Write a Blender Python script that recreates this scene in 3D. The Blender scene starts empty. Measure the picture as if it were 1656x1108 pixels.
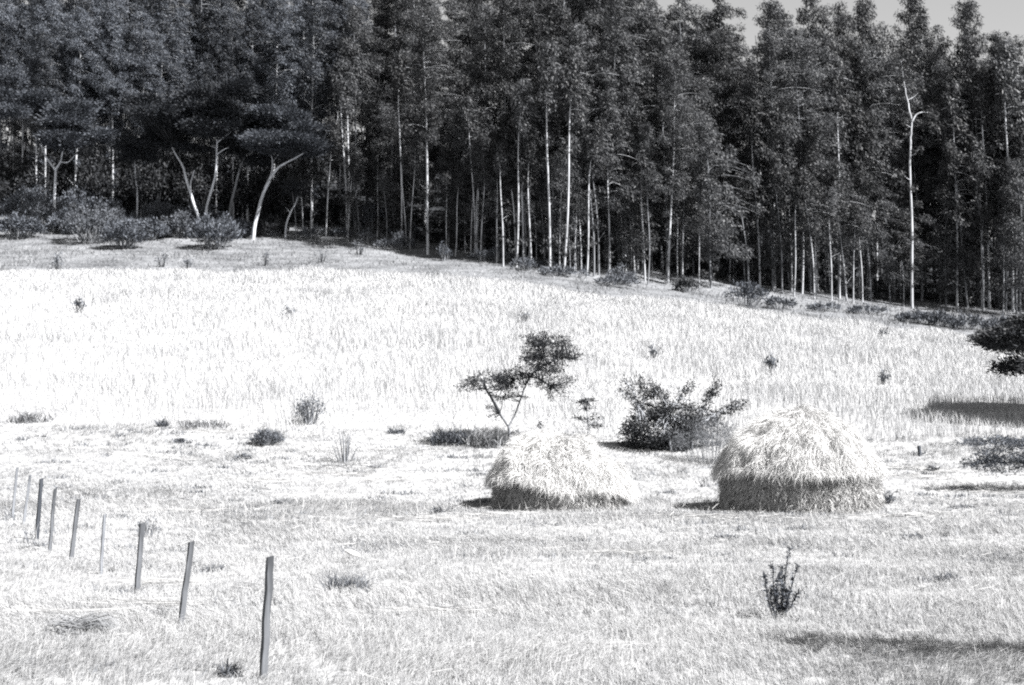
import bpy, math, random
import numpy as np
from mathutils import Vector

SC = bpy.context.scene
COL = SC.collection
R = math.radians
rng = np.random.default_rng(11)

# ------------------------------------------------------------------ camera model (photo pixels 1656 x 1108)
F = 2300.0
CZ = 2.85
PITCH = math.atan(120 / F)
SUN_AZ, SUN_EL = R(59), R(47)          # azimuth measured from straight behind the camera towards the right

def ray(u, v):
    a, b = (u - 828) / F, -(v - 554) / F
    c, s = math.cos(PITCH), math.sin(PITCH)
    return np.array([a, c - b * s, s + b * c])

def at(u, v, Y):
    d = ray(u, v)
    return np.array([0, 0, CZ]) + d * (Y / d[1])

# ------------------------------------------------------------------ noise
class Noise:
    def __init__(s, seed, n=256):
        s.n = n
        s.t = np.random.default_rng(seed).random((n, n))
    def __call__(s, x, y):
        x, y = np.asarray(x, float), np.asarray(y, float)
        xi, yi = np.floor(x).astype(int), np.floor(y).astype(int)
        fx, fy = x - xi, y - yi
        fx, fy = fx * fx * (3 - 2 * fx), fy * fy * (3 - 2 * fy)
        n, t = s.n, s.t
        a, b = t[xi % n, yi % n], t[(xi + 1) % n, yi % n]
        c, d = t[xi % n, (yi + 1) % n], t[(xi + 1) % n, (yi + 1) % n]
        return (a * (1 - fx) + b * fx) * (1 - fy) + (c * (1 - fx) + d * fx) * fy
N1, N2, N3 = Noise(1), Noise(2), Noise(3)

# ------------------------------------------------------------------ terrain
def height(x, y):
    x, y = np.asarray(x, float), np.asarray(y, float)
    zf = 2.2 - .010 * np.clip(x, -60, 60)
    sx = np.interp(x, [-90, -41, -15, 0, 10, 19, 30, 40, 90], [.2, .2, .199, .192, .180, .164, .147, .132, .118])
    t = np.clip((y - 42) / 20, 0, 1)
    yy = np.minimum(y, 260)
    hill = np.where(y < 62, zf * t * t, zf + sx * (yy - 62))
    e = np.clip(yy - 126, 0, None)
    hill = hill + .08 * e * e / (e + 6.0)
    far = np.clip(y - 260, 0, None)
    hill = hill + far * .12 / (1 + far / 60)
    fade = np.clip((y - 5) / 6, 0, 1)
    bump = (N1(x / 5, y / 5) - .5) * .14 + (N2(x / 2.1, y / 1.6) - .5) * .05
    big = (N3(x / 19 + 9, y / 19) - .5) * .7 * np.clip((y - 66) / 30, 0, 1)
    return hill + bump * fade + big

def ground(u, v):
    d = ray(u, v)
    t = np.linspace(10, 420, 9000) / d[1]
    p = d[None] * t[:, None]
    h = height(p[:, 0], p[:, 1])
    below = (CZ + p[:, 2]) < h
    i = int(np.argmax(below)) if below.any() else -1
    x, y = p[i, 0], p[i, 1]
    return np.array([x, y, float(height(x, y))])

def on_ground(x, y):
    return np.array([x, y, float(height(x, y))])

# ------------------------------------------------------------------ mesh building
class MB:
    def __init__(s): s.V, s.Q, s.T, s.n = [], [], [], 0
    def add(s, v, q=None, t=None):
        v = np.asarray(v, float).reshape(-1, 3)
        if q is not None and len(q): s.Q.append(np.asarray(q, int).reshape(-1, 4) + s.n)
        if t is not None and len(t): s.T.append(np.asarray(t, int).reshape(-1, 3) + s.n)
        s.V.append(v); s.n += len(v)
    def mesh(s, name, smooth=False):
        me = bpy.data.meshes.new(name)
        V = np.concatenate(s.V)
        q = np.concatenate(s.Q) if s.Q else np.zeros((0, 4), int)
        t = np.concatenate(s.T) if s.T else np.zeros((0, 3), int)
        me.vertices.add(len(V)); me.vertices.foreach_set('co', V.astype(np.float32).ravel())
        loops = np.concatenate([q.ravel(), t.ravel()]).astype(np.int32)
        me.loops.add(len(loops)); me.loops.foreach_set('vertex_index', loops)
        me.polygons.add(len(q) + len(t))
        st = np.concatenate([np.arange(len(q)) * 4, len(q) * 4 + np.arange(len(t)) * 3]).astype(np.int32)
        me.polygons.foreach_set('loop_start', st)
        me.polygons.foreach_set('use_smooth', np.full(len(st), smooth, bool))
        me.update(calc_edges=True); me.validate()
        return me
    def build(s, name, mat, parent=None, smooth=False):
        o = bpy.data.objects.new(name, s.mesh(name, smooth))
        o.data.materials.append(mat)
        COL.objects.link(o)
        if parent is not None: o.parent = parent
        return o

def unit(a):
    a = np.asarray(a, float)
    return a / np.maximum(np.linalg.norm(a, axis=-1, keepdims=True), 1e-9)

def leaves(mb, C, D, L, W, g=rng, N=None):
    n = len(C)
    D = unit(D); S = unit(np.cross(D, g.normal(size=(n, 3)) if N is None else N))
    L = np.broadcast_to(L, n)[:, None]; W = np.broadcast_to(W, n)[:, None]
    m = C + D * L * .45
    v = np.stack([C, m + S * W * .5, C + D * L, m - S * W * .5], 1).reshape(-1, 3)
    mb.add(v, q=np.arange(n * 4).reshape(-1, 4))

def blades(mb, B, D0, D1, L, W, g=rng):
    n = len(B)
    D0, D1 = unit(D0), unit(D1)
    S = unit(np.cross(D0, g.normal(size=(n, 3))))
    L = np.broadcast_to(L, n)[:, None]; W = np.broadcast_to(W, n)[:, None]
    m = B + D0 * L * .55
    v = np.stack([B - S * W * .5, B + S * W * .5, m + S * W * .42, m - S * W * .42, m + D1 * L * .45], 1).reshape(-1, 3)
    k = np.arange(n)[:, None] * 5
    mb.add(v, q=k + np.array([[0, 1, 2, 3]]), t=k + np.array([[3, 2, 4]]))

def tube(mb, P, Rr, n=6, cap=True):
    P = np.asarray(P, float); m = len(P)
    Rr = np.broadcast_to(Rr, m)
    T = unit(np.gradient(P, axis=0))
    a = np.array([0., 1, 0]) if abs(T[0][1]) < .8 else np.array([1., 0, 0])
    V = []
    for i in range(m):
        A = unit(np.cross(T[i], a)); B = np.cross(T[i], A); a = -B if False else a
        th = np.arange(n) * 2 * math.pi / n
        V.append(P[i] + Rr[i] * (np.cos(th)[:, None] * A + np.sin(th)[:, None] * B))
    q = [[i * n + j, i * n + (j + 1) % n, (i + 1) * n + (j + 1) % n, (i + 1) * n + j] for i in range(m - 1) for j in range(n)]
    V = np.concatenate(V); t = None
    if cap:
        V = np.concatenate([V, P[-1:]]); t = [[(m - 1) * n + j, (m - 1) * n + (j + 1) % n, m * n] for j in range(n)]
    mb.add(V, q=q, t=t)

def spline(P, n=8):
    """Catmull-Rom through control points."""
    P = np.asarray(P, float)
    if len(P) < 3:
        t = np.linspace(0, 1, n)[:, None]; return P[0] * (1 - t) + P[-1] * t
    E = np.concatenate([[2 * P[0] - P[1]], P, [2 * P[-1] - P[-2]]])
    out = []
    for i in range(len(P) - 1):
        p0, p1, p2, p3 = E[i:i + 4]
        for t in np.linspace(0, 1, n, endpoint=False):
            out.append(.5 * ((2 * p1) + (p2 - p0) * t + (2 * p0 - 5 * p1 + 4 * p2 - p3) * t * t + (3 * p1 - p0 - 3 * p2 + p3) * t ** 3))
    out.append(P[-1])
    return np.array(out)

# ------------------------------------------------------------------ scene helpers
def tag(o, label=None, cat=None, group=None, kind=None):
    for k, v in (('label', label), ('category', cat), ('group', group), ('kind', kind)):
        if v: o[k] = v
    return o

def empty(name, loc, rz=0, sc=1):
    o = bpy.data.objects.new(name, None); COL.objects.link(o)
    o.location = [float(c) for c in loc]; o.rotation_euler = (0, 0, rz); o.scale = (sc, sc, sc)
    o.empty_display_size = .2
    return o

def copy_tree(o, parent=None):
    c = o.copy(); COL.objects.link(c)
    if parent is not None: c.parent = parent
    for ch in list(o.children): copy_tree(ch, c)
    return c

# ------------------------------------------------------------------ materials
def nodes_of(name):
    m = bpy.data.materials.new(name); m.use_nodes = True
    nt = m.node_tree; b = nt.nodes['Principled BSDF']
    return m, nt, b

def ramp2(nt, fac, c0, c1, p0=0., p1=1.):
    r = nt.nodes.new('ShaderNodeValToRGB')
    r.color_ramp.elements[0].color = (*c0, 1); r.color_ramp.elements[1].color = (*c1, 1)
    r.color_ramp.elements[0].position = p0; r.color_ramp.elements[1].position = p1
    nt.links.new(fac, r.inputs[0]); return r.outputs[0]

def math_(nt, op, a, b):
    n = nt.nodes.new('ShaderNodeMath'); n.operation = op
    for i, x in enumerate((a, b)):
        if hasattr(x, 'is_linked'): nt.links.new(x, n.inputs[i])
        else: n.inputs[i].default_value = x
    return n.outputs[0]

def noise_(nt, scale, detail=3, coord='Object', stretch=None):
    tc = nt.nodes.new('ShaderNodeTexCoord'); n = nt.nodes.new('ShaderNodeTexNoise')
    n.inputs['Scale'].default_value = scale; n.inputs['Detail'].default_value = detail
    src = tc.outputs[coord]
    if stretch:
        mp = nt.nodes.new('ShaderNodeMapping'); mp.inputs['Scale'].default_value = stretch
        nt.links.new(src, mp.inputs[0]); src = mp.outputs[0]
    nt.links.new(src, n.inputs[0]); return n.outputs[0]

def blade_mat(name, c0, c1, rough=.6, spec=.2, ns=.4, nw=.45, lo=0., hi=1., trans=0., objvar=0.):
    """Leaf, blade or straw: colour varies from piece to piece and in natural patches."""
    m, nt, b = nodes_of(name)
    g = nt.nodes.new('ShaderNodeNewGeometry')
    f = math_(nt, 'ADD', math_(nt, 'MULTIPLY', g.outputs['Random Per Island'], 1 - nw), math_(nt, 'MULTIPLY', noise_(nt, ns), nw))
    if objvar:
        oi = nt.nodes.new('ShaderNodeObjectInfo')
        f = math_(nt, 'ADD', f, math_(nt, 'MULTIPLY', math_(nt, 'SUBTRACT', oi.outputs['Random'], .5), objvar))
    c = ramp2(nt, f, c0, c1, lo, hi)
    nt.links.new(c, b.inputs['Base Color'])
    b.inputs['Roughness'].default_value = rough; b.inputs['Specular IOR Level'].default_value = spec
    if trans:
        tr = nt.nodes.new('ShaderNodeBsdfTranslucent'); nt.links.new(c, tr.inputs[0])
        mx = nt.nodes.new('ShaderNodeMixShader'); mx.inputs[0].default_value = trans
        nt.links.new(b.outputs[0], mx.inputs[1]); nt.links.new(tr.outputs[0], mx.inputs[2])
        nt.links.new(mx.outputs[0], nt.nodes['Material Output'].inputs[0])
    return m

def bark_mat(name, c0, c1, scale=3., stretch=(1, 1, .25), bump=.3, rough=.85, p0=.3, p1=.7):
    m, nt, b = nodes_of(name)
    n = noise_(nt, scale, 5, 'Object', stretch)
    nt.links.new(ramp2(nt, n, c0, c1, p0, p1), b.inputs['Base Color'])
    b.inputs['Roughness'].default_value = rough; b.inputs['Specular IOR Level'].default_value = .15
    bp = nt.nodes.new('ShaderNodeBump'); bp.inputs['Strength'].default_value = bump
    nt.links.new(noise_(nt, scale * 5, 4, 'Object', stretch), bp.inputs['Height'])
    nt.links.new(bp.outputs[0], b.inputs['Normal'])
    return m

g1 = lambda v, t=0.0: (v * (1 - .3 * t), v * (1 - .12 * t), v * (1 + .22 * t))     # grey with a cool tint
M = {}
M['euc'] = blade_mat('eucalyptus_leaf', g1(.012, .25), g1(.080, .2), .55, .25, .7, .6, .3, .7, .12, .35)
M['euc_blue'] = blade_mat('blue_cast_leaf', g1(.017, .55), g1(.102, .5), .55, .25, .7, .6, .3, .7, .12, .35)  # blue film cast over the left side, put into the leaf colour
M['acacia'] = blade_mat('acacia_leaf', g1(.010, .5), g1(.04, .5), .6, .2, .6, .4, .15, .85, .1)
M['acacia_pale'] = blade_mat('pale_acacia_leaf', g1(.028, .5), g1(.085, .5), .6, .2, .6, .4, .15, .85, .1)
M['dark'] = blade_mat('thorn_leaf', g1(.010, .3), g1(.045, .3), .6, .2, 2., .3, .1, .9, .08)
M['shrub'] = blade_mat('shrub_leaf', g1(.016, .5), g1(.15, .45), .6, .2, 1.2, .4, .15, .85, .1)
M['drystem'] = blade_mat('dry_shrub', g1(.06, .3), g1(.18, .2), .8, .1, 1.2, .4, .15, .85, .1)
M['weed'] = blade_mat('weed_leaf', g1(.03, .4), g1(.16, .35), .7, .15, 2., .3, .1, .9, .1)
M['bark_pale'] = bark_mat('pale_bark', g1(.17, .15), g1(.54, .15), 1.6)
M['bark_mid'] = bark_mat('grey_bark', g1(.07, .2), g1(.26, .2), 1.6)
M['bark_dark'] = bark_mat('dark_bark', g1(.012, .3), g1(.05, .3), 3)
M['bark_acacia'] = bark_mat('acacia_bark', g1(.28, .2), g1(.58, .2), 2.)
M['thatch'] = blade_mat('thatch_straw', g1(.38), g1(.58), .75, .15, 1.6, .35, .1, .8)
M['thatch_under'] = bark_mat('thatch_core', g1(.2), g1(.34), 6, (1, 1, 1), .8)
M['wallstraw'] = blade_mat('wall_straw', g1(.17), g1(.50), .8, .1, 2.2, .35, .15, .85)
M['wall_under'] = bark_mat('wall_core', g1(.02), g1(.08), 6, (1, 1, 1), .8)  # inner straw, colour darkened further to deepen the shade of the hut wall
M['grass'] = blade_mat('dry_meadow_grass', g1(.18, .1), g1(.325, .04), .75, .1, .3, .55, .25, .6)
M['crop'] = blade_mat('ripe_stalks', g1(.27, .1), g1(.45, .04), .75, .1, .16, .55, .26, .62)
M['strip'] = blade_mat('rough_grass', g1(.07, .2), g1(.25, .1), .8, .1, .25, .4, .2, .8)
M['heap'] = blade_mat('combed_grass', g1(.10, .2), g1(.30, .1), .75, .1, 2., .3)
M['strawlying'] = blade_mat('bleached_straw', g1(.28), g1(.42), .7, .15, 1., .2)
M['post'] = bark_mat('weathered_post', g1(.03, .3), g1(.14, .25), 16, (1, 1, .06), .9)
M['post_pale'] = bark_mat('bleached_post', g1(.08, .3), g1(.22, .25), 16, (1, 1, .06), .9)
M['post_dark'] = bark_mat('dark_post', g1(.025, .5), g1(.06, .5), 9, (1, 1, .08), .5)
M['stone'] = bark_mat('white_stone', g1(.6), g1(.72), 8, (1, 1, 1), .3)

def ground_mat():
    m, nt, b = nodes_of('ground_earth')
    fine = noise_(nt, 5.0, 8, 'Object', (1, .6, 1)); mid = noise_(nt, .55, 5, 'Object', (.55, 1, 1)); big = noise_(nt, .09, 3)
    f = math_(nt, 'ADD', math_(nt, 'MULTIPLY', fine, .45), math_(nt, 'ADD', math_(nt, 'MULTIPLY', mid, .35), math_(nt, 'MULTIPLY', big, .2)))
    meadow = ramp2(nt, f, g1(.17, .1), g1(.31, .04), .36, .58)
    strip = ramp2(nt, f, g1(.06, .2), g1(.21, .15), .38, .62)
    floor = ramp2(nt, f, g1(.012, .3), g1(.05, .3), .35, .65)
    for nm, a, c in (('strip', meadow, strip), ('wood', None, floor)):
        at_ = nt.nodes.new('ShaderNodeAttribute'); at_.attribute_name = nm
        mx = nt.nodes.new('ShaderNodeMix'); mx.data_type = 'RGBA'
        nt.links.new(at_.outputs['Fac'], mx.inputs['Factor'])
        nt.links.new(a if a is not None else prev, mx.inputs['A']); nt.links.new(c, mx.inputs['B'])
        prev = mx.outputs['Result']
    nt.links.new(prev, b.inputs['Base Color'])
    b.inputs['Roughness'].default_value = .95; b.inputs['Specular IOR Level'].default_value = .096
    bp = nt.nodes.new('ShaderNodeBump'); bp.inputs['Strength'].default_value = .7; bp.inputs['Distance'].default_value = .2
    nt.links.new(fine, bp.inputs['Height']); nt.links.new(bp.outputs[0], b.inputs['Normal'])
    return m
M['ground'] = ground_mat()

# ------------------------------------------------------------------ land use lines (world polylines)
def line(pts):
    P = np.array([ground(u, v)[:2] for u, v in pts]); P = P[np.argsort(P[:, 0])]
    return lambda x: np.interp(x, P[:, 0], P[:, 1])
crop_far = line([(-150, 446), (20, 440), (200, 440), (400, 442), (560, 440), (760, 455), (880, 466), (1000, 482), (1170, 501), (1290, 516), (1400, 529), (1590, 552), (1700, 565), (1850, 575)])
wood_edge = line([(-150, 338), (0, 345), (250, 351), (400, 355), (480, 362), (560, 372), (640, 388), (700, 405), (830, 424), (950, 440), (1080, 455), (1200, 466), (1284, 478), (1380, 485), (1480, 490), (1590, 502), (1700, 512), (1850, 520)])
crop_near = lambda x: 62 + (N1(x / 4 + 3, 7) - .5) * 3 + (N2(x / 1.3, 3) - .5) * .8

# ------------------------------------------------------------------ ground sheet
def axis(segs):
    out = []
    for a, b, n in segs: out.append(np.linspace(a, b, n, endpoint=False))
    out.append([segs[-1][1]]); return np.concatenate(out)
xs = axis([(-3000, -400, 8), (-400, -110, 16), (-110, 110, 200), (110, 400, 16), (400, 3000, 8)])
ys = axis([(-3000, -100, 8), (-100, 8, 12), (8, 60, 75), (60, 215, 150), (215, 420, 40), (420, 3000, 8)])
X, Y = np.meshgrid(xs, ys)
Z = height(X, Y)
nx, ny = len(xs), len(ys)
idx = np.arange(nx * ny).reshape(ny, nx)
gb = MB(); gb.add(np.stack([X, Y, Z], -1).reshape(-1, 3), q=np.stack([idx[:-1, :-1], idx[:-1, 1:], idx[1:, 1:], idx[1:, :-1]], -1).reshape(-1, 4))
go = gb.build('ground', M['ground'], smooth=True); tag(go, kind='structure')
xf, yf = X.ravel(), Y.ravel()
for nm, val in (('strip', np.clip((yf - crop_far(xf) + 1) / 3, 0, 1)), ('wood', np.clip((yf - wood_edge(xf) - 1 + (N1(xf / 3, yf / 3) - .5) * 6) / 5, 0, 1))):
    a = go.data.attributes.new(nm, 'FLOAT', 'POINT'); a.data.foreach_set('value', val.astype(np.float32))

HUTS = []          # (x, y, r) footprints kept clear of grass

# ------------------------------------------------------------------ huts
def make_hut(name, label, u, Y, R_, wall_h, roof_h, prof, seed, tilt=0., lean=0., wall_f=.97, over=.0):
    g = np.random.default_rng(seed)
    x = (u - 828) / F * Y
    base = on_ground(x, Y); base[2] -= .05
    HUTS.append((x, Y, R_))
    root = empty(name, base); tag(root, label, 'hut', 'round thatched huts in the meadow')
    pr = np.array([p[0] for p in prof]); ph = np.array([p[1] for p in prof])
    n_th = 96
    nz = Noise(seed + 50)
    def dome(r, th):        # r 0..1 -> point
        rr = np.interp(r, np.linspace(0, 1, len(pr)), pr) * R_; hh = np.interp(r, np.linspace(0, 1, len(pr)), ph) * roof_h
        w = 1 + .03 * np.sin(th * 3 + seed) + .10 * (nz(np.cos(th) * 3 + 20, np.sin(th) * 3 + 20) - .5)
        bump = (nz(np.cos(th) * rr * 2.2 + 40, np.sin(th) * rr * 2.2 + 40) - .5) * .34 + (nz(np.cos(th) * rr * 6 + 80, np.sin(th) * rr * 6 + 80) - .5) * .14
        X_, Y_ = np.cos(th) * rr * w, np.sin(th) * rr * w
        return np.stack([X_ + lean * hh, Y_, wall_h + hh + bump * np.minimum(1, 1.2 - .3 * r) - tilt * X_ + np.clip(r - .55, 0, 1) * .55 * (nz(np.cos(th) * 2.6 + 60, np.sin(th) * 2.6 + 60) - .5)], -1)
    rs = np.linspace(0.004, 1, 40); th = np.arange(n_th) * 2 * math.pi / n_th
    RR, TT = np.meshgrid(rs, th, indexing='ij')
    V = dome(RR.ravel(), TT.ravel())
    id2 = np.arange(40 * n_th).reshape(40, n_th); nxt = np.roll(id2, -1, 1)
    rb = MB(); rb.add(V, q=np.stack([id2[:-1], id2[1:], nxt[1:], nxt[:-1]], -1).reshape(-1, 4))
    # underside of the eave
    low = dome(np.full(n_th, 1.), th); inner = low * np.array([.86, .86, 1]) + np.array([0, 0, -.06])
    rb.add(np.concatenate([low - np.array([0, 0, .004]), inner]), q=[[j, n_th + j, n_th + (j + 1) % n_th, (j + 1) % n_th] for j in range(n_th)])
    core = rb.build('thatch_core', M['thatch_under'], None, True)
    # straw laid down the slope, in courses
    sb = MB()
    n = 42000
    r = np.sqrt(g.random(n)) * .99; t_ = g.random(n) * 2 * math.pi
    p = dome(r, t_); p2 = dome(np.minimum(r + .03, 1.03), t_ + g.normal(0, .02, n) / np.maximum(r, .15))
    d = unit(p2 - p); nrm = unit(np.stack([np.cos(t_) * .6, np.sin(t_) * .6, np.full(n, .8)], -1))
    L = g.uniform(.2, .6, n); W = g.uniform(.006, .014, n)
    lock = np.stack([nz(t_ * 9 + 3, r * 9 + k) - .5 for k in (0, 31, 62)], -1) * .75      # matted locks
    d0 = unit(d + lock + g.normal(0, .13, (n, 3)) + nrm * g.uniform(.0, .22, (n, 1))); d1 = unit(d + g.normal(0, .3, (n, 3)) - np.array([0, 0, .25]))
    blades(sb, p + nrm * .012, d0, d1, L, W, g)
    n = 9500                                                              # fringe at the eave
    r = g.uniform(.90, 1., n); t_ = g.random(n) * 2 * math.pi
    p = dome(r, t_); out = np.stack([np.cos(t_), np.sin(t_), np.zeros(n)], -1)
    ragged = .35 + 1.3 * nz(t_ * 7 + 5, np.full(n, 3.))
    d0 = unit(out * .3 + np.array([0, 0, -.8]) + g.normal(0, .25, (n, 3))); d1 = unit(out * .15 + np.array([0, 0, -1]) + g.normal(0, .35, (n, 3)))
    blades(sb, p, d0, d1, g.uniform(.06, .19, n) * ragged, g.uniform(.007, .015, n), g)
    roof = sb.build('roof', M['thatch'], root)
    core.parent = roof
    # wall: bundled straw stacked in a ring
    wb = MB(); nwz = 14
    def wallp(t_, z):
        k = 1 + .03 * np.sin(z / wall_h * math.pi) + .05 * (nz(t_ * 4, z * 3 + 9) - .5)
        rr = R_ * (wall_f + .03 * (1 - z / wall_h)) * k
        return np.stack([np.cos(t_) * rr, np.sin(t_) * rr, z - tilt * np.cos(t_) * rr * z / wall_h], -1)
    zz = np.linspace(-.25, wall_h + .08, nwz)
    TT, ZZ = np.meshgrid(th, zz, indexing='ij')
    V = wallp(TT.ravel(), ZZ.ravel())
    id3 = np.arange(n_th * nwz).reshape(n_th, nwz); nx3 = np.roll(id3, -1, 0)
    wb.add(V * np.array([.97, .97, 1]), q=np.stack([id3[:, :-1], nx3[:, :-1], nx3[:, 1:], id3[:, 1:]], -1).reshape(-1, 4))
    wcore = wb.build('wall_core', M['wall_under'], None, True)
    wsb = MB()
    n = int(21000 * wall_h)
    t_ = g.random(n) * 2 * math.pi; z = g.uniform(0, wall_h, n)
    p = wallp(t_, z); out = np.stack([np.cos(t_), np.sin(t_), np.zeros(n)], -1); tan = np.stack([-np.sin(t_), np.cos(t_), np.zeros(n)], -1)
    d0 = unit(tan * g.normal(0, .7, (n, 1)) + np.array([0, 0, -.55]) + out * g.uniform(.0, .3, (n, 1)) + g.normal(0, .2, (n, 3)))
    d1 = unit(d0 + g.normal(0, .5, (n, 3)) + np.array([0, 0, -.5]))
    blades(wsb, p - out * .05, d0, d1, g.uniform(.12, .36, n), g.uniform(.009, .020, n), g)
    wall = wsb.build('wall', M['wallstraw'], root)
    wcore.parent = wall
    return root

DOME = [(0, 1), (.14, .985), (.3, .93), (.47, .83), (.62, .69), (.76, .51), (.88, .31), (.96, .13), (1.02, -.04)]
HEAP = [(0, 1), (.2, .98), (.42, .90), (.58, .78), (.70, .64), (.80, .49), (.88, .33), (.95, .16), (1.02, -.03)]
make_hut('thatched_hut', 'low squat straw hut with eaves nearly touching the grass, below the small leaning acacia', 904, 45.2, 2.16, .84, 1.52, HEAP, 3, tilt=.10, lean=-.08, wall_f=.93)
make_hut('thatched_hut', 'taller domed straw hut with a deep overhanging roof and a dark shaded left wall', 1292, 43.9, 2.36, 1.30, 1.68, DOME, 5, tilt=.02, lean=-.02, wall_f=.985)

# ------------------------------------------------------------------ meadow grass
def in_hut(x, y, k=.92):
    m = np.zeros(len(x), bool)
    for hx, hy, hr in HUTS: m |= (x - hx) ** 2 + (y - hy) ** 2 < (hr * k) ** 2
    return m

def scatter(n, y0, y1, half=.43, pad=2.):
    y = np.sqrt(rng.uniform(y0 ** 2, y1 ** 2, n)); x = rng.uniform(-1, 1, n) * (half * y + pad)
    return x, y

def meadow():
    mb = MB()
    for y0, y1, n, nb, wk in ((12.5, 20, 9000, 24, .8), (20, 31, 14000, 19, 1.05), (31, 46, 17000, 13, 1.45), (46, 66, 17000, 10, 2.0)):
        x, y = scatter(n, y0, y1)
        keep = ~in_hut(x, y) & (y < crop_near(x) + 1) & (rng.random(n) < .35 + 1.1 * N1(x * .9, y * 1.4))
        x, y = x[keep], y[keep]; m = len(x)
        hgt = .08 + .22 * N2(x / 3.1 + 7, y / 2.3) ** 1.5 + rng.uniform(0, .07, m)
        hgt *= np.where(y < 24, 1.15, .85)
        flow = N3(x / 6, y / 4) * 6.28
        X_ = np.repeat(x, nb) + rng.normal(0, .07 * wk ** .5, m * nb); Y_ = np.repeat(y, nb) + rng.normal(0, .07 * wk ** .5, m * nb)
        h = np.repeat(hgt, nb) * rng.uniform(.5, 1.35, m * nb); fl = np.repeat(flow, nb) + rng.normal(0, .9, m * nb)
        B = np.stack([X_, Y_, height(X_, Y_) - .01], -1)
        tilt = rng.uniform(.15, .9, m * nb)
        D0 = np.stack([np.cos(fl) * tilt, np.sin(fl) * tilt, np.ones(m * nb)], -1)
        D1 = np.stack([np.cos(fl) * (tilt + 1.), np.sin(fl) * (tilt + 1.), rng.uniform(-.3, .8, m * nb)], -1)
        blades(mb, B, D0, D1, h, rng.uniform(.004, .008, m * nb) * wk)
    o = mb.build('meadow_grass', M['grass']); tag(o, 'short bleached dry grass covering the meadow around the huts', 'grass', kind='stuff')
meadow()

def meadow_extras():
    mb = MB(); n = 620
    x, y = scatter(n, 14, 62); k = ~in_hut(x, y, 1.1) & (rng.random(n) < .25 + N3(x / 5, y / 3)); x, y = x[k], y[k]
    for cx, cy in zip(x, y):
        m = int(rng.uniform(20, 60)); sx = rng.uniform(.12, .5)
        X_ = cx + rng.normal(0, sx, m); Y_ = cy + rng.normal(0, .12, m)
        B = np.stack([X_, Y_, height(X_, Y_)], -1); D = rng.normal(0, .6, (m, 3)) + [0, 0, 1]
        blades(mb, B, D, D + rng.normal(0, .5, (m, 3)), rng.uniform(.06, .2, m), rng.uniform(.006, .014, m) * max(1, cy / 22))
    o = mb.build('meadow_weeds', M['weed']); tag(o, 'low grey weeds growing through the dry meadow grass', 'weeds', kind='stuff')
    mb = MB(); n = 3600
    x, y = scatter(n, 13, 44); k = ~in_hut(x, y, 1.1) & (rng.random(n) < N1(x / 1.6, y / 2.) * 1.4 - .2); x, y = x[k], y[k]; n = len(x)
    D = rng.normal(0, .22, (n, 3)); D[:, 2] = 1
    L = rng.uniform(.22, .55, n)
    blades(mb, np.stack([x, y, height(x, y)], -1), D, D + rng.normal(0, .3, (n, 3)), L, rng.uniform(.004, .007, n) * np.maximum(1, y / 22))
    o = mb.build('grass_stalks', M['strawlying']); tag(o, 'taller bleached seed stalks standing out of the meadow grass', 'grass', kind='stuff')
meadow_extras()

def lying_straw():
    mb = MB()
    streaks = [(560, 905, 0), (700, 845, 60), (780, 838, 90), (560, 770, 60), (640, 780, 50), (1500, 775, 70), (1560, 765, 60), (1600, 800, 60), (1480, 760, 50), (350, 700, 60), (250, 740, 80), (600, 730, 80),
               (560, 760, 90), (1060, 1000, 0), (300, 830, 60), (1150, 840, 60), (1450, 840, 80), (250, 950, 60), (700, 1000, 60), (900, 1060, 60), (130, 1000, 90), (230, 985, 60), (1000, 900, 60), (420, 780, 60)]
    for u, v, w in streaks:
        if not w: continue
        p = ground(u, v); s = p[1] / F
        n = 70
        t = rng.normal(0, .6, n)
        a = rng.normal(0, .12)
        x = p[0] + t * w * s * 1.2 ; y = p[1] + t * w * s * a * 2 + rng.normal(0, .10, n)
        B = np.stack([x, y, height(x, y) + rng.uniform(.02, .14, n)], -1)
        d = np.stack([np.sign(rng.normal(size=n)), a * 2 + rng.normal(0, .22, n), rng.uniform(-.02, .12, n)], -1)
        blades(mb, B, d, d + rng.normal(0, .12, (n, 3)), rng.uniform(.3, .8, n), rng.uniform(.005, .010, n) * max(1, p[1] / 24))
    n = 2600
    x, y = scatter(n, 13, 60); k = ~in_hut(x, y, 1.05); x, y = x[k], y[k]; n = len(x)
    a = rng.uniform(0, 6.28, n)
    B = np.stack([x, y, height(x, y) + rng.uniform(.03, .2, n)], -1)
    d = np.stack([np.cos(a), np.sin(a) * .6, rng.uniform(-.05, .35, n)], -1)
    blades(mb, B, d, d + rng.normal(0, .25, (n, 3)), rng.uniform(.2, .55, n), rng.uniform(.004, .008, n) * np.maximum(1, y / 22))
    o = mb.build('fallen_straw', M['strawlying']); tag(o, 'loose bleached straw lying in streaks across the meadow', 'straw', kind='stuff')
lying_straw()

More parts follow.
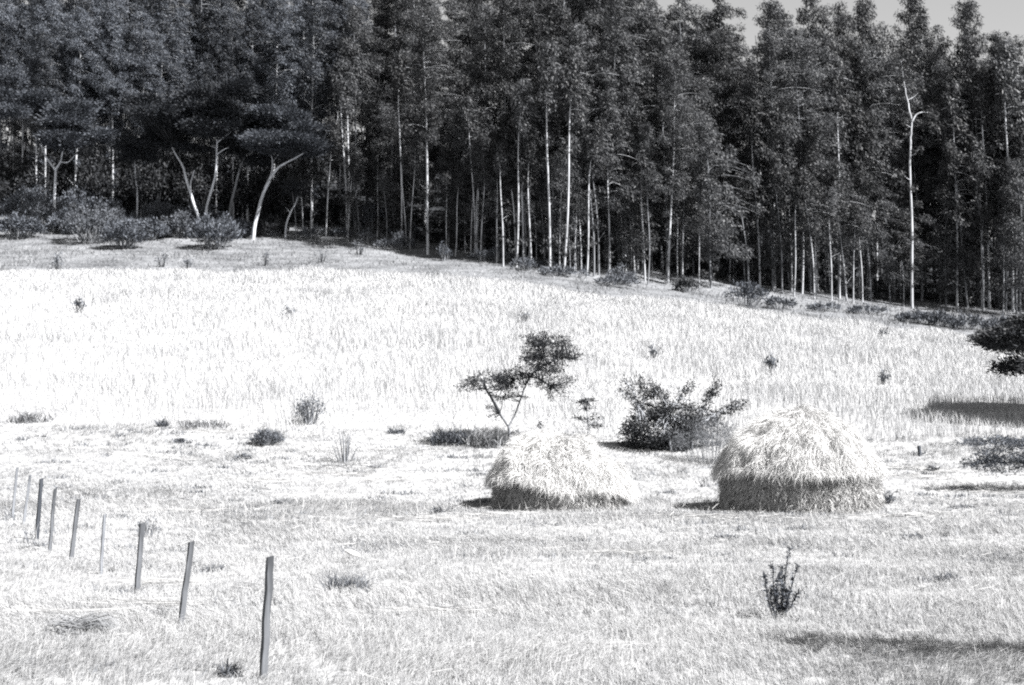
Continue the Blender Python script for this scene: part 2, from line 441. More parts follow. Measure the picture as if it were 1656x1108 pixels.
# ------------------------------------------------------------------ ripe crop on the slope
def crop():
    mb = MB()
    n = 520000
    y = np.sqrt(rng.uniform(60 ** 2, 140 ** 2, n)); x = rng.uniform(-.46, .46, n) * y
    den = .12 + .85 * N1(x / 1.3, y / 3.2) + .6 * N2(x / 6, y / 4)
    keep = (y > crop_near(x)) & (y < crop_far(x) + (N2(x / 2.5, 5.) - .5) * 2) & (rng.random(n) < den)
    x, y = x[keep], y[keep]; n = len(x)
    h = (.36 + .62 * N2(x / 3.2, y / 4 + 30)) * np.where(x > 14, 1, np.clip(.45 + (y - crop_near(x)) / 7, 0, 1)) * rng.uniform(.75, 1.2, n)
    lodged = np.clip((N3(x / 7 + 4, y / 4) - .6) * 5, 0, 1)
    h *= 1 - .5 * lodged
    a = rng.uniform(0, 6.28, n); tl = np.abs(rng.normal(0, .13, n)) + lodged * .7
    D0 = np.stack([np.cos(a) * tl, np.sin(a) * tl, np.ones(n)], -1)
    D1 = np.stack([np.cos(a) * (tl + .45), np.sin(a) * (tl + .45), np.full(n, .9)], -1)
    blades(mb, np.stack([x, y, height(x, y) - .02], -1), D0, D1, h, rng.uniform(.014, .028, n) * (y / 80))
    o = mb.build('ripe_crop', M['crop']); tag(o, 'tall pale ripe grain standing over the whole slope below the wood', 'crop', kind='stuff')
crop()

def rough_strip():
    mb = MB()
    n = 80000
    y = np.sqrt(rng.uniform(100 ** 2, 175 ** 2, n)); x = rng.uniform(-.46, .46, n) * y
    e0, e1 = crop_far(x), wood_edge(x)
    keep = (y > e0 + .3) & (y < e1 + 6) & (rng.random(n) < .15 + 1.2 * N1(x / 2.2 + 50, y / 3) ** 2)
    x, y = x[keep], y[keep]; n = len(x)
    h = rng.uniform(.2, .55, n) * (.5 + N2(x / 5, y / 5))
    a = rng.uniform(0, 6.28, n); tl = rng.uniform(.1, .9, n)
    D0 = np.stack([np.cos(a) * tl, np.sin(a) * tl, np.ones(n)], -1); D1 = np.stack([np.cos(a) * (tl + .8), np.sin(a) * (tl + .8), np.full(n, .3)], -1)
    blades(mb, np.stack([x, y, height(x, y) - .02], -1), D0, D1, h, rng.uniform(.035, .07, n))
    o = mb.build('rough_grass', M['strip']); tag(o, 'grey rough grass on the bank between crop and wood', 'grass', kind='stuff')
rough_strip()

# ------------------------------------------------------------------ eucalyptus
def clump(lb, c, rad, n, g, shear=.3, lL=(.20, .44), lW=(.055, .12)):
    """One leafy clump: leaves on a lumpy shell, hanging and swept to one side."""
    o = unit(g.normal(size=(n, 3))); k = g.uniform(.45, 1.05, (n, 1)) * rad
    p = o * k * np.array([1.15, 1.05, .85]); p[:, 0] -= shear * p[:, 2]
    D = g.normal(0, .45, (n, 3)) + np.array([.35, 0, -.6]) + o * .35
    N = o + np.array([0, 0, .35]) + g.normal(0, .45, (n, 3))
    leaves(lb, c + p, D, g.uniform(*lL, n), g.uniform(*lW, n), g, N)

def eucalyptus(name, seed, H, cs, rmax, nb, leafn, lean, bark, leaf, wild=.3, r0=None, trunk_tufts=14, stubs=5, drop=.5):
    g = np.random.default_rng(seed)
    t = np.linspace(0, 1, 15)
    ph, am = g.uniform(0, 6.28), g.uniform(.2, .5)
    P = np.stack([lean * H * t ** 2 + am * np.sin(t * 5 + ph) * t, .5 * am * np.sin(t * 4 + ph + 2) * t, t * H], -1)
    r0 = r0 or H * .0045
    Rr = r0 * (1 - t) ** .8 + .025; Rr[0] *= 1.25
    tb, lb = MB(), MB()
    tube(tb, P, Rr, 7)
    pos = lambda s: np.array([np.interp(s, t, P[:, k]) for k in range(3)])
    nz = Noise(seed)
    for i in range(nb):
        q = (i + g.random()) / nb
        s = cs + (1 - cs) * q ** .92
        w = min(1., .5 + 2. * q) * (1 - q ** 1.6) ** .55
        az = i * 2.4 + g.normal(0, .5)
        lump = .26 + 1.45 * nz(math.cos(az) * 1.3 + 9, q * H / 4.2 + math.sin(az) * 1.3)
        L = rmax * (w * lump + .1) * g.uniform(.8, 1.15)
        up = g.uniform(.35, 1.1)
        d = np.array([math.cos(az), math.sin(az), up]) / math.hypot(1, up)
        ss = np.linspace(0, 1, 5)[:, None]
        B = pos(s) + d * L * ss + np.array([wild * L, 0, -drop * L]) * ss ** 2
        tube(tb, B, np.linspace(.03 + .004 * L, .008, 5), 3, False)
        for sc in ((.55, 1.) if L > 1.5 else (.9,)):
            if L > 1.5 and g.random() < .18: continue
            c = np.array([np.interp(sc, ss[:, 0], B[:, k]) for k in range(3)]) + g.normal(0, .1, 3)
            rad = g.uniform(.55, 1.1) * (.75 + .1 * L) * (1 - .3 * q)
            clump(lb, c, rad, int(leafn * 9 * rad ** 1.7) + 24, g, .2 + wild * .5)
    for q in np.linspace(.84, 1.0, 9): clump(lb, pos(q) + g.normal(0, .42 * (1.08 - q) / .16 * .5 + .08, 3) * [1, 1, .3], (.42 + 2.2 * (1 - q)) * g.uniform(.8, 1.15), int(leafn * (3 + 14 * (1 - q))), g, .35)
    for _ in range(trunk_tufts):
        s = g.uniform(.08, cs + .05); c = pos(s) + g.normal(0, .35, 3)
        clump(lb, c, g.uniform(.3, .6), int(leafn * 2), g)
    for _ in range(stubs):
        s = g.uniform(.12, cs + .1); az = g.uniform(0, 6.28); L = g.uniform(.5, 1.4)
        d = np.array([math.cos(az), math.sin(az), g.uniform(.3, 1.4)])
        tube(tb, [pos(s), pos(s) + d * L * .5, pos(s) + d * L + np.array([0, 0, -.1 * L])], [.026, .016, .006], 4)
    root = empty(name, (0, 0, 0))
    tb.build('trunk', M[bark], root, True)
    lb.build('crown', M[leaf], root)
    return root

KINDS = {
 'tall': [('eucalyptus_tree', 100 + i, 30., cs, rm, 66, 26, ln, bk, 'euc', wl) for i, (cs, rm, ln, bk, wl) in enumerate(
        [(.36, 4.0, -.03, 'bark_mid', .35), (.45, 3.5, .01, 'bark_pale', .45), (.30, 4.4, -.05, 'bark_mid', .4), (.48, 4.0, -.02, 'bark_mid', .3), (.38, 3.2, .02, 'bark_pale', .5), (.26, 3.8, -.04, 'bark_mid', .45), (.34, 4.6, -.06, 'bark_pale', .6), (.42, 2.4, .03, 'bark_mid', .2), (.3, 3.4, .0, 'bark_mid', .7)])],
 'tallblue': [('eucalyptus_tree', 200 + i, 30., cs, rm, 84, 26, ln, bk, 'euc_blue', wl) for i, (cs, rm, ln, bk, wl) in enumerate(
        [(.42, 3.2, -.02, 'bark_pale', .3), (.50, 2.7, .015, 'bark_pale', .4), (.36, 3.3, -.03, 'bark_mid', .35), (.55, 2.9, .02, 'bark_pale', .35)])],
 'young': [('eucalyptus_tree', 300 + i, 16., cs, rm, 40, 24, ln, bk, 'euc', wl, None, 8, 3, .75) for i, (cs, rm, ln, bk, wl) in enumerate(
        [(.28, 2.7, -.09, 'bark_mid', .7), (.38, 2.3, -.06, 'bark_pale', .6), (.20, 2.9, -.05, 'bark_mid', .7), (.5, 2.0, -.1, 'bark_pale', .8), (.14, 2.6, -.03, 'bark_mid', .55)])],
 'pole': [('eucalyptus_tree', 400 + i, 17., cs, rm, 26, 18, ln, bk, 'euc',   .5, .075, 7, 2) for i, (cs, rm, ln, bk) in enumerate(
        [(.72, 1.1, .01, 'bark_pale'), (.66, 1.2, -.03, 'bark_pale'), (.78, 1.0, .03, 'bark_pale'), (.7, 1.2, -.015, 'bark_mid')])],
}
def eu(a):
    a = list(a)
    wild = a[10]; r0 = a[11] if len(a) > 11 else None
    tt = a[12] if len(a) > 12 else 14; st = a[13] if len(a) > 13 else 5; dr = a[14] if len(a) > 14 else .5
    return eucalyptus(*a[:10], wild, r0, tt, st, dr)
PROTO, USED = {}, {}
def place_euc(kind, i, p, H, label, group='eucalyptus trees of the wood', rz=None):
    i = i % len(KINDS[kind]); key = (kind, i)
    if key not in PROTO:
        PROTO[key] = eu(KINDS[kind][i]); o = PROTO[key]
    else:
        o = copy_tree(PROTO[key])
    o.location = [float(c) for c in (p[0], p[1], p[2] - .15)]
    s = H / KINDS[kind][i][2]
    w = s ** .7
    o.scale = (w, w, s); lean = 1.5 if H > 22 else 3.2
    o.rotation_euler = (R(rnd.uniform(-lean, lean)), R(rnd.uniform(-lean, lean)), R(rnd.uniform(-60, 60)) if rz is None else rz)
    tag(o, label, 'tree', group)
    return o
rnd = random.Random(5)
COUNT = [0]

def top_height(p, v_top):
    d = ray(828, v_top); z = CZ + d[2] * p[1] / d[1]
    return z - p[2]

# -- trees whose trunk stands clear at the front of the wood: (u, v of foot, v of top, kind, proto, label)
front = [
 (565, 372, 215, 'pole', 0, 'thin pale pole eucalyptus right of the flat-topped acacias, on the bare bank'),
 (527, 390, 190, 'pole', 1, 'slanting pale eucalyptus pole, nearest to the forked acacia trunk'),
 (490, 384, 255, 'pole', 2, 'short white eucalyptus pole, middle one of the three slim poles beside the forked acacia'),
 (503, 386, 262, 'pole', 0, 'white eucalyptus pole, right one of the three slim poles beside the forked acacia'),
 (478, 384, 270, 'pole', 3, 'slim eucalyptus pole, left one of the three slim poles beside the forked acacia'),
 (692, 412, 20, 'tall', 1, 'tall eucalyptus with long straight bare pale trunk, alone at the wood edge'),
 (752, 408, 205, 'young', 0, 'bowed young eucalyptus with a drooping top, beside the lone tall bare trunk'),
 (771, 412, 165, 'young', 3, 'arching young eucalyptus with dark thin stem, right of the bowed young one'),
 (807, 422, 230, 'young', 1, 'young eucalyptus with a feathery right-hanging crown, leftmost of the row of white poles'),
 (818, 420, 245, 'pole', 0, 'white eucalyptus pole with a small hooked top, first of the row of white poles'),
 (833, 426, 180, 'young', 3, 'white-stemmed eucalyptus thickest of the row of white poles above the leaning acacia'),
 (855, 430, 235, 'pole', 2, 'very straight white eucalyptus pole standing apart directly above the leaning acacia'),
 (892, 438, 255, 'young', 2, 'bushy young eucalyptus with low foliage, just left of the trio of poles'),
 (905, 440, 250, 'pole', 1, 'curved thin eucalyptus pole just right of the bushy young eucalyptus'),
 (922, 443, 300, 'pole', 3, 'short eucalyptus pole, left one of the trio of close-set white poles'),
 (931, 443, 215, 'pole', 0, 'eucalyptus pole, middle one of the trio of close-set white poles'),
 (949, 447, 190, 'pole', 2, 'thick white eucalyptus pole, right and tallest one of the trio of close-set poles'),
 (985, 446, 165, 'young', 1, 'bent eucalyptus with a crook near its top, right of the trio of poles'),
 (1017, 450, 250, 'young', 4, 'young eucalyptus clothed with leaves to the ground, left of the big curved trunk'),
 (1080, 460, 90, 'tall', 4, 'large eucalyptus with a curved white trunk above the big dark thorn shrub'),
 (1131, 470, 330, 'pole', 1, 'short stout pale eucalyptus stem beside the big curved trunk'),
 (1150, 466, 195, 'young', 2, 'broad young eucalyptus whose crown slopes down to the right, behind the round bush'),
 (1205, 462, 235, 'young', 0, 'leaning young eucalyptus directly behind the round bush at the wood edge'),
 (1250, 470, 170, 'young', 4, 'dense dark young eucalyptus just right of the round bush'),
 (1284, 480, 285, 'pole', 0, 'white double-looking eucalyptus pole at the left end of the right-hand poles'),
 (1317, 484, 270, 'young', 3, 'young eucalyptus with a drooping crown among the right-hand poles'),
 (1345, 487, 300, 'pole', 2, 'bright white eucalyptus pole in the middle of the right-hand poles'),
 (1357, 484, 320, 'pole', 3, 'grey eucalyptus pole close to the bright white pole'),
 (1369, 488, 255, 'young', 1, 'thin-crowned young eucalyptus right of the bright white pole'),
 (1380, 490, 330, 'pole', 1, 'crooked eucalyptus pole right of the thin-crowned young tree'),
 (1395, 489, 315, 'pole', 0, 'plain white eucalyptus pole left of the thick short trunk'),
 (1440, 492, 300, 'young', 2, 'young eucalyptus with leafy base left of the forked tall white trunk'),
 (1461, 494, 340, 'young', 3, 'eucalyptus with a thick short pale butt touching the forked tall white trunk'),
 (1530, 497, 255, 'young', 4, 'dense young eucalyptus right of the forked tall white trunk'),
 (1565, 500, 230, 'young', 0, 'dark bowed eucalyptus above the row of scrubby bushes'),
 (1590, 503, 330, 'pole', 2, 'thin white pole above the right end of the scrubby bushes'),
 (1622, 508, 300, 'young', 1, 'eucalyptus with a single white stem just above the dark acacia bough'),
 (1650, 512, 260, 'young', 2, 'leafy eucalyptus at the frame edge above the dark acacia bough'),
 (610, 384, 225, 'young', 1, 'young eucalyptus with several white stems of light behind the grey bush on the bank'),
 (640, 390, 195, 'young', 4, 'feathery young eucalyptus left of the lone tall bare trunk'),
 (725, 408, 240, 'young', 2, 'low dense young eucalyptus immediately right of the lone tall bare trunk'),
]
for u, v, vt, k, i, lab in front:
    p = ground(u, v)
    place_euc(k, i, p, top_height(p, vt), lab)

# -- tall trees: skyline on the right half, then closed ranks behind
sky = [(905, -70, 3), (952, -55, 1), (1000, -35, 0), (1038, -22, 2), (1072, -6, 5), (1108, -8, 0), (1152, 22, 3), (1190, -2, 2), (1236, 0, 4), (1278, 10, 5), (1318, -5, 0), (1384, 12, 2), (1408, -2, 3), (1462, -4, 4), (1500, 30, 0), (1556, 2, 4), (1584, 62, 3), (1618, 56, 1), (1655, 52, 2), (1700, 40, 0)]
sky_names = ['tall eucalyptus above the leaning acacia, its top cut by the frame', 'tall eucalyptus with cut-off top, just left of the trees at the first sky gap', 'tall eucalyptus crown cut by the top edge where the sky first shows', 'tall eucalyptus left of the first sliver of sky', 'tall eucalyptus crown under the first sliver of sky', 'high eucalyptus crown between the first two patches of sky',
 'lower-topped eucalyptus in the notch of the second patch of sky', 'pointed eucalyptus crown right of the second sky patch', 'bushy high eucalyptus crown right of the pointed one', 'rounded eucalyptus crown between two high bushy crowns',
 'broad high eucalyptus crown left of the V-shaped sky notch', 'eucalyptus crown on the right slope of the V-shaped sky notch', 'highest eucalyptus crown right of the V-shaped sky notch', 'pointed eucalyptus crown above the forked tall white trunk', 'lower eucalyptus crown sloping down to the widest sky patch',
 'slim eucalyptus spire standing alone in the widest sky patch', 'low eucalyptus crown right of the lone spire', 'eucalyptus with a small round tuft in the right sky patch', 'eucalyptus crown rising at the right edge of the sky', 'eucalyptus tree just beyond the right frame edge']
for (u, vt, i), lab in zip(sky, sky_names):
    p = on_ground(*(np.array([(u - 828) / F, 1]) * (wood_edge((u - 828) / F * 150) + rnd.uniform(4, 9))))
    place_euc('tall', i, p, top_height(p, vt), lab, 'tall crowns against the sky')

def clear_u(a, b):
    while True:
        u = rnd.uniform(a, b)
        if min(abs(u - 692) - 24, abs(u - 1476) - 26, abs(u - 1080) - 14) > 0: return u
pole_lab = 'slender pale eucalyptus pole, one of many alike along the wood edge'
for i in range(46):
    u = clear_u(880, 1690); k = (u - 828) / F; y = wood_edge(k * 150) + rnd.uniform(-.5, 7); p = on_ground(k * y, y)
    place_euc('pole', i, p, top_height(p, rnd.uniform(170, 300) if i % 4 else rnd.uniform(60, 190)), pole_lab, 'alike pale poles')
for i in range(34):
    u = clear_u(535, 1060); k = (u - 828) / F; y = wood_edge(k * 150) + rnd.uniform(-4.5, -.5); p = on_ground(k * y, y)
    place_euc('pole', i, p, top_height(p, rnd.uniform(190, 310) if i % 4 else rnd.uniform(60, 180)), pole_lab, 'alike pale poles')
for i in range(22):
    u = rnd.uniform(0, 520); k = (u - 828) / F; y = wood_edge(k * 150) + rnd.uniform(-3, 4); p = on_ground(k * y, y)
    place_euc('tallblue', rnd.choice((0, 1, 3)), p, top_height(p, rnd.uniform(-60, 60)), 'tall eucalyptus with bare pale trunk rising directly above the flat-topped acacias', 'tall trees right behind the acacias')

# hero with the forked white trunk
def forked_hero():
    p = ground(1476, 500); Yh = p[1]
    root = empty('eucalyptus_tree', p - np.array([0, 0, .1])); tag(root, 'tall slender eucalyptus with bare white trunk forked high up, behind the domed hut', 'tree', 'eucalyptus trees of the wood')
    tb, lb = MB(), MB()
    L = lambda u, v, dy=0: at(u, v, Yh + dy) - p
    g0 = np.random.default_rng(78)
    main = spline([L(1476, 503), L(1476, 420), L(1475, 330), L(1473, 260), L(1474, 220), L(1475, 195), L(1470, 165), L(1463, 125), L(1460, 90)], 5)
    main = main + np.cumsum(g0.normal(0, .035, main.shape), 0) * [1, 1, 0]
    tube(tb, main, np.linspace(.15, .05, len(main)), 8)
    br = spline([L(1475, 195), L(1482, 184), L(1492, 180), L(1502, 181)], 4); tube(tb, br, np.linspace(.1, .03, len(br)), 6)
    g = np.random.default_rng(77)
    for sgn, v, ln in ((1, 160, 20), (-1, 205, 14), (1, 250, 12), (-1, 290, 16), (1, 335, 10), (-1, 140, 12)):
        uu = np.interp(v, [125, 165, 195, 260, 420], [1463, 1470, 1475, 1473, 1476]); b0 = L(uu, v); b1 = L(uu + sgn * ln, v - ln * .8, g.normal(0, .6))
        tube(tb, spline([b0, (b0 + b1) / 2 + [0, 0, -.15], b1], 3), np.linspace(.04, .01, 7), 4)
        clump(lb, b1, g.uniform(.35, .6), 90, g)
    for v in (300, 345, 380, 430, 455): clump(lb, L(1475 + g.normal(0, 5), v, -.3), g.uniform(.3, .6), 80, g)
    for (u, v, n, s) in [(1460, 95, 500, .8), (1505, 182, 160, .5), (1463, 120, 150, .6), (1455, 70, 400, .7), (1510, 200, 200, .6)]:
        c = L(u, v); leaves(lb, c + g.normal(0, s, (n, 3)), g.normal(0, .5, (n, 3)) + np.array([.4, 0, -.4]), g.uniform(.25, .5, n), g.uniform(.07, .13, n), g)
    tb.build('trunk', M['bark_pale'], root, True); lb.build('crown', M['euc'], root)
forked_hero()

# closed ranks
LEFT_LAB = 'blue-grey eucalyptus deep in the wood behind the flat-topped acacias'
MID_LAB = 'dark eucalyptus in the closed middle ranks of the wood, hidden from the foot up'
RIGHT_LAB = 'dark eucalyptus inside the right part of the wood, below the skyline crowns'
def rank(u0, u1, step, off, kinds, vt_lo, vt_hi, jitter=8, skip=0.):
    u = u0
    while u < u1:
        u += step
        if rnd.random() < skip: continue
        uu = u + rnd.uniform(-jitter, jitter)
        o = off + rnd.uniform(-2.2, 2.2)
        k = (uu - 828) / F
        y = wood_edge(k * 150) + o
        p = on_ground(k * y, y)
        lim = np.interp(uu, [0, 900, 1040, 1140, 1345, 1365, 1530, 1545, 1600, 1700], [-90, -60, -5, 45, 45, 75, 75, 95, 95, 95])
        vt = max(rnd.uniform(vt_lo, vt_hi), lim + rnd.uniform(0, 30))
        kk = kinds if uu > 560 or kinds != 'tall' else 'tallblue'
        lab, gp = (LEFT_LAB, 'blue-grey trees inside the wood') if uu < 560 else (MID_LAB, 'dark trees of the middle ranks') if uu < 1060 else (RIGHT_LAB, 'dark trees under the skyline crowns')
        place_euc(kk, rnd.randrange(18), p, top_height(p, vt), lab, gp)
rank(540, 1700, 38, 3.5, 'tall', -40, 170, 14, .34)
rank(-80, 1000, 40, 10, 'tall', -110, 30, 12, .25)
rank(-100, 1720, 36, 18, 'tall', -110, -20, 10, .1)
rank(560, 1720, 42, 5, 'young', 150, 290, 14, .1)
rank(-60, 620, 44, 11, 'young', 120, 200, 14)
def distant_wood():
    mb = MB(); g = np.random.default_rng(97)
    for off, step, v0, v1, full in ((27, 46, -110, -35, 0), (36, 36, 60, 150, 1), (46, 34, 40, 120, 1)):
        for u in np.arange(-230, 1890, step):
            k = (u + g.uniform(-10, 10) - 828) / F; y = wood_edge(k * 150) + off + g.uniform(-2, 2); p = on_ground(k * y, y)
            lim = np.interp(u, [0, 900, 1040, 1140, 1345, 1365, 1530, 1545, 1600, 1700], [-90, -60, -5, 45, 45, 75, 75, 95, 95, 95])
            H = top_height(p, max(g.uniform(v0, v1), lim + 12))
            tube(mb, [p, p + [.2, 0, H * .5], p + [g.normal(0, .5), 0, H]], [.14, .1, .03], 5)
            for q in np.linspace(.04 if full else .34, 1, 26 if full else 24):
                w = 2.6 * min(1, .6 + q) * (1 - q ** 2) ** .5 + .2
                clump(mb, p + [g.normal(0, w * .55), g.normal(0, w * .55), q * H], g.uniform(.8, 1.3) * (1 - .45 * q), 90, g, .4, (.3, .6), (.1, .2))
    o = mb.build('distant_wood', M['euc']); tag(o, 'closed dark mass of eucalyptus behind the front ranks of the wood', 'wood', kind='stuff')
distant_wood()

# ------------------------------------------------------------------ acacias and shrubs traced limb by limb
def twiggy(lb, tb, ends, centre, rad, nclump, nleaf, lL, lW, cr, g, flat=.35, twig_r=.012, up=.15, shell=.5):
    ends = np.asarray(ends)
    for _ in range(nclump):
        d = unit(g.normal(size=3)); rr = g.uniform(shell, 1) ** .6
        c = centre + d * rr * np.asarray(rad)
        e = ends[np.argmin(((ends - c) ** 2).sum(1) + g.random(len(ends)) * .3)]
        m = (e + c) / 2 + g.normal(0, .06, 3) * np.linalg.norm(c - e)
        if twig_r: tube(tb, spline([e, m, c], 3), np.linspace(twig_r * 1.6, twig_r * .5, 7), 4, False)
        n = max(3, int(nleaf * g.uniform(.5, 1.5)))
        off = g.normal(0, 1, (n, 3)) * np.array([cr, cr, cr * flat])
        D = off * 1.2 + unit(c - e) * cr * .5 + np.array([0, 0, up * cr]) + g.normal(0, .4 * cr, (n, 3))
        leaves(lb, c + off, D, g.uniform(.6, 1.3, n) * lL, g.uniform(.7, 1.3, n) * lW, g)

def traced_tree(name, label, foot, limbs, clumps, leaf, bark, seed, lL, lW, cat='tree', group=None, Y=None, parts=('trunk', 'crown'), twig_r=.012, dens=1., spray=0, pads=0, own_twigs=True):
    """limbs: (points (u, v, depth offset), r0, r1); clumps: (u, v, dy, rx_px, rz_px, ry_m, n, nleaf, cr)"""
    g = np.random.default_rng(seed)
    p = ground(*foot) if Y is None else on_ground((foot[0] - 828) / F * Y, Y)
    Yb = p[1]; s = Yb / F
    root = empty(name, p); tag(root, label, cat, group)
    tb, lb, db = MB(), MB(), MB(); ends = []
    if not own_twigs: db = tb
    for pts, r0, r1, *dk in limbs:
        P = spline([at(u, v, Yb + dy) - p for u, v, dy in pts], 6)
        P = P + np.cumsum(g.normal(0, .012, P.shape), 0) * (np.arange(len(P)) > 0)[:, None] * max(r0, .03) * 4
        tube(db if dk else tb, P, np.linspace(r0, r1, len(P)), 7)
        ends += list(P[len(P) // 2::2]) + [P[-1]]
        if spray and r1 < .021:                                          # short leafy shoots along the outer half of a limb
            k = g.uniform(.4, 1., spray); C = np.stack([np.interp(k, np.linspace(0, 1, len(P)), P[:, j]) for j in range(3)], -1)
            leaves(lb, C + g.normal(0, .12, C.shape), unit(P[-1] - P[0]) * .6 + g.normal(0, .6, C.shape), g.uniform(.6, 1.3, spray) * lL, g.uniform(.7, 1.3, spray) * lW, g)
    if pads:                                                             # split each flat canopy into several ragged pads
        clumps = [(u + g.normal(0, rx * .55), v + g.normal(0, rz * .8), dy + g.normal(0, ry * .4), rx * g.uniform(.3, .6), rz * g.uniform(.25, .5), ry * g.uniform(.35, .6), max(6, int(n * .3)), nl, cr * .85) for u, v, dy, rx, rz, ry, n, nl, cr in clumps for _ in range(pads)]
    for u, v, dy, rx, rz, ry, n, nl, cr in clumps:
        twiggy(lb, db, ends, at(u, v, Yb + dy) - p, (rx * s, ry, rz * s), n, nl * dens, lL, lW, cr, g, twig_r=twig_r)
    tb.build(parts[0], M[bark], root, True); lb.build(parts[1], M[leaf], root)
    if db is not tb and db.n: db.build('branches', M['bark_dark'], root, True)
    return root

# small leaning acacia behind the conical hut
traced_tree('acacia_tree', 'small two-limbed acacia with a dark leaning crown behind the conical straw hut', (823, 718),
    [([(823, 722, 0), (824, 705, 0), (822, 690, 0)], .075, .06), ([(822, 690, 0), (832, 672, .1), (842, 645, .2), (850, 622, .2)], .04, .03), ([(850, 622, .2), (858, 610, .2), (868, 597, .3), (880, 575, .4)], .05, .02, 1), ([(808, 668, -.2), (815, 679, -.1), (822, 690, 0), (832, 672, .1), (842, 645, .2), (850, 622, .2)], .022, .022, 1),
     ([(822, 690, 0), (815, 679, -.1), (808, 668, -.2)], .045, .05), ([(808, 668, -.2), (796, 645, -.3), (788, 632, -.4), (783, 618, -.5)], .07, .035, 1), ([(858, 610, .2), (868, 612, 0), (880, 618, -.3), (892, 624, -.4)], .035, .015, 1),
     ([(868, 597, .3), (880, 590, .6), (895, 585, .8)], .03, .012, 1), ([(858, 610, .2), (845, 612, .5), (832, 614, .6)], .03, .012, 1), ([(783, 618, -.5), (770, 616, -.6), (755, 622, -.8)], .025, .01, 1), ([(868, 597, .3), (872, 580, 0), (870, 560, -.2)], .025, .012, 1),
     ([(880, 575, .4), (900, 578, .3), (930, 580, .3)], .02, .006, 1), ([(783, 618, -.5), (800, 612, -.3), (815, 612, 0)], .02, .008, 1)],
    [(887, 572, .3, 46, 34, 1.2, 130, 17, .11), (862, 592, 0, 28, 20, .9, 44, 17, .11), (905, 560, .4, 26, 22, .8, 30, 16, .1), (832, 614, .4, 38, 16, .8, 60, 19, .10), (893, 614, -.2, 32, 20, .7, 42, 16, .10), (786, 617, -.4, 34, 16, .8, 48, 18, .10),
     (758, 626, -.7, 20, 7, .5, 16, 12, .08), (928, 577, .3, 16, 7, .4, 14, 14, .08), (816, 632, .2, 20, 18, .6, 26, 24, .10), (902, 638, 0, 24, 8, .4, 14, 9, .08), (796, 668, -.2, 10, 18, .4, 12, 8, .07), (870, 548, .2, 26, 10, .7, 24, 20, .09), (840, 640, .2, 16, 8, .5, 8, 10, .08)],
    'dark', 'bark_mid', 21, .12, .04, spray=60)
# sapling between the hut and the big shrub
traced_tree('sapling', 'small upright sapling with a dark tuft on top, right of the conical hut', (950, 708),
    [([(950, 710, 0), (951, 690, 0), (949, 665, .1), (950, 648, 0)], .03, .012), ([(951, 690, 0), (962, 682, .1), (976, 678, .2)], .015, .008), ([(951, 685, 0), (940, 680, .1), (931, 676, 0)], .015, .008), ([(949, 672, 0), (960, 668, .1), (970, 667, 0)], .012, .006)],
    [(949, 654, 0, 10, 11, .25, 12, 30, .09), (962, 676, .1, 13, 5, .25, 7, 12, .07), (938, 678, 0, 10, 5, .25, 7, 12, .07), (962, 690, 0, 9, 6, .2, 6, 18, .08), (936, 650, 0, 5, 3, .2, 3, 14, .07)],
    'dark', 'bark_mid', 22, .11, .045, own_twigs=False)
# big thorn shrub
traced_tree('thorn_shrub', 'large spreading dark thorn shrub between the two straw huts', (1095, 728),
    [([(1118, 742, .3), (1119, 715, .2), (1117, 697, .2), (1108, 690, .3), (1094, 680, .4), (1080, 668, .5)], .06, .03), ([(1117, 697, .2), (1130, 690, 0), (1150, 675, 0), (1172, 662, 0), (1195, 655, 0)], .045, .015),
     ([(1065, 730, 0), (1050, 700, .1), (1035, 660, .2), (1022, 630, .2), (1008, 614, .2)], .05, .012), ([(1085, 728, -.3), (1080, 690, -.2), (1078, 655, 0), (1075, 640, 0)], .05, .015),
     ([(1075, 730, .4), (1045, 705, .5), (1018, 690, .5)], .04, .015), ([(1110, 725, .3), (1128, 680, .5), (1142, 650, .5), (1152, 625, .5)], .04, .012), ([(1035, 660, .2), (1050, 640, .3), (1062, 632, .4)], .02, .01), ([(1080, 668, .5), (1100, 640, .6), (1120, 622, .7)], .025, .01), ([(1050, 690, .2), (1030, 655, 0), (1004, 632, -.2)], .02, .01), ([(1040, 670, .2), (1040, 640, .3), (1034, 612, .3)], .02, .01), ([(1142, 650, .5), (1150, 640, .3), (1164, 618, .2)], .018, .01), ([(1120, 690, .3), (1160, 672, .3), (1206, 650, .2)], .03, .01), ([(1078, 655, 0), (1068, 640, 0), (1052, 622, 0)], .02, .01)],
    [(1052, 695, 0, 42, 28, 1.1, 105, 38, .16), (1085, 720, .3, 26, 16, .8, 66, 44, .16), (1040, 665, .2, 18, 14, .6, 20, 24, .12), (1088, 668, .3, 38, 20, 1.0, 80, 30, .15), (1132, 672, .4, 26, 14, .7, 20, 16, .13),
     (1185, 658, 0, 14, 5, .3, 7, 14, .09), (1130, 690, .2, 36, 20, .8, 64, 30, .15), (1062, 640, .4, 10, 6, .4, 6, 14, .1), (1025, 714, .3, 20, 10, .6, 20, 22, .13), (1110, 700, .1, 20, 14, .7, 22, 24, .14)],
    'dark', 'bark_acacia', 23, .14, .045, 'shrub', None, None, ('stems', 'foliage'), spray=230, own_twigs=False)

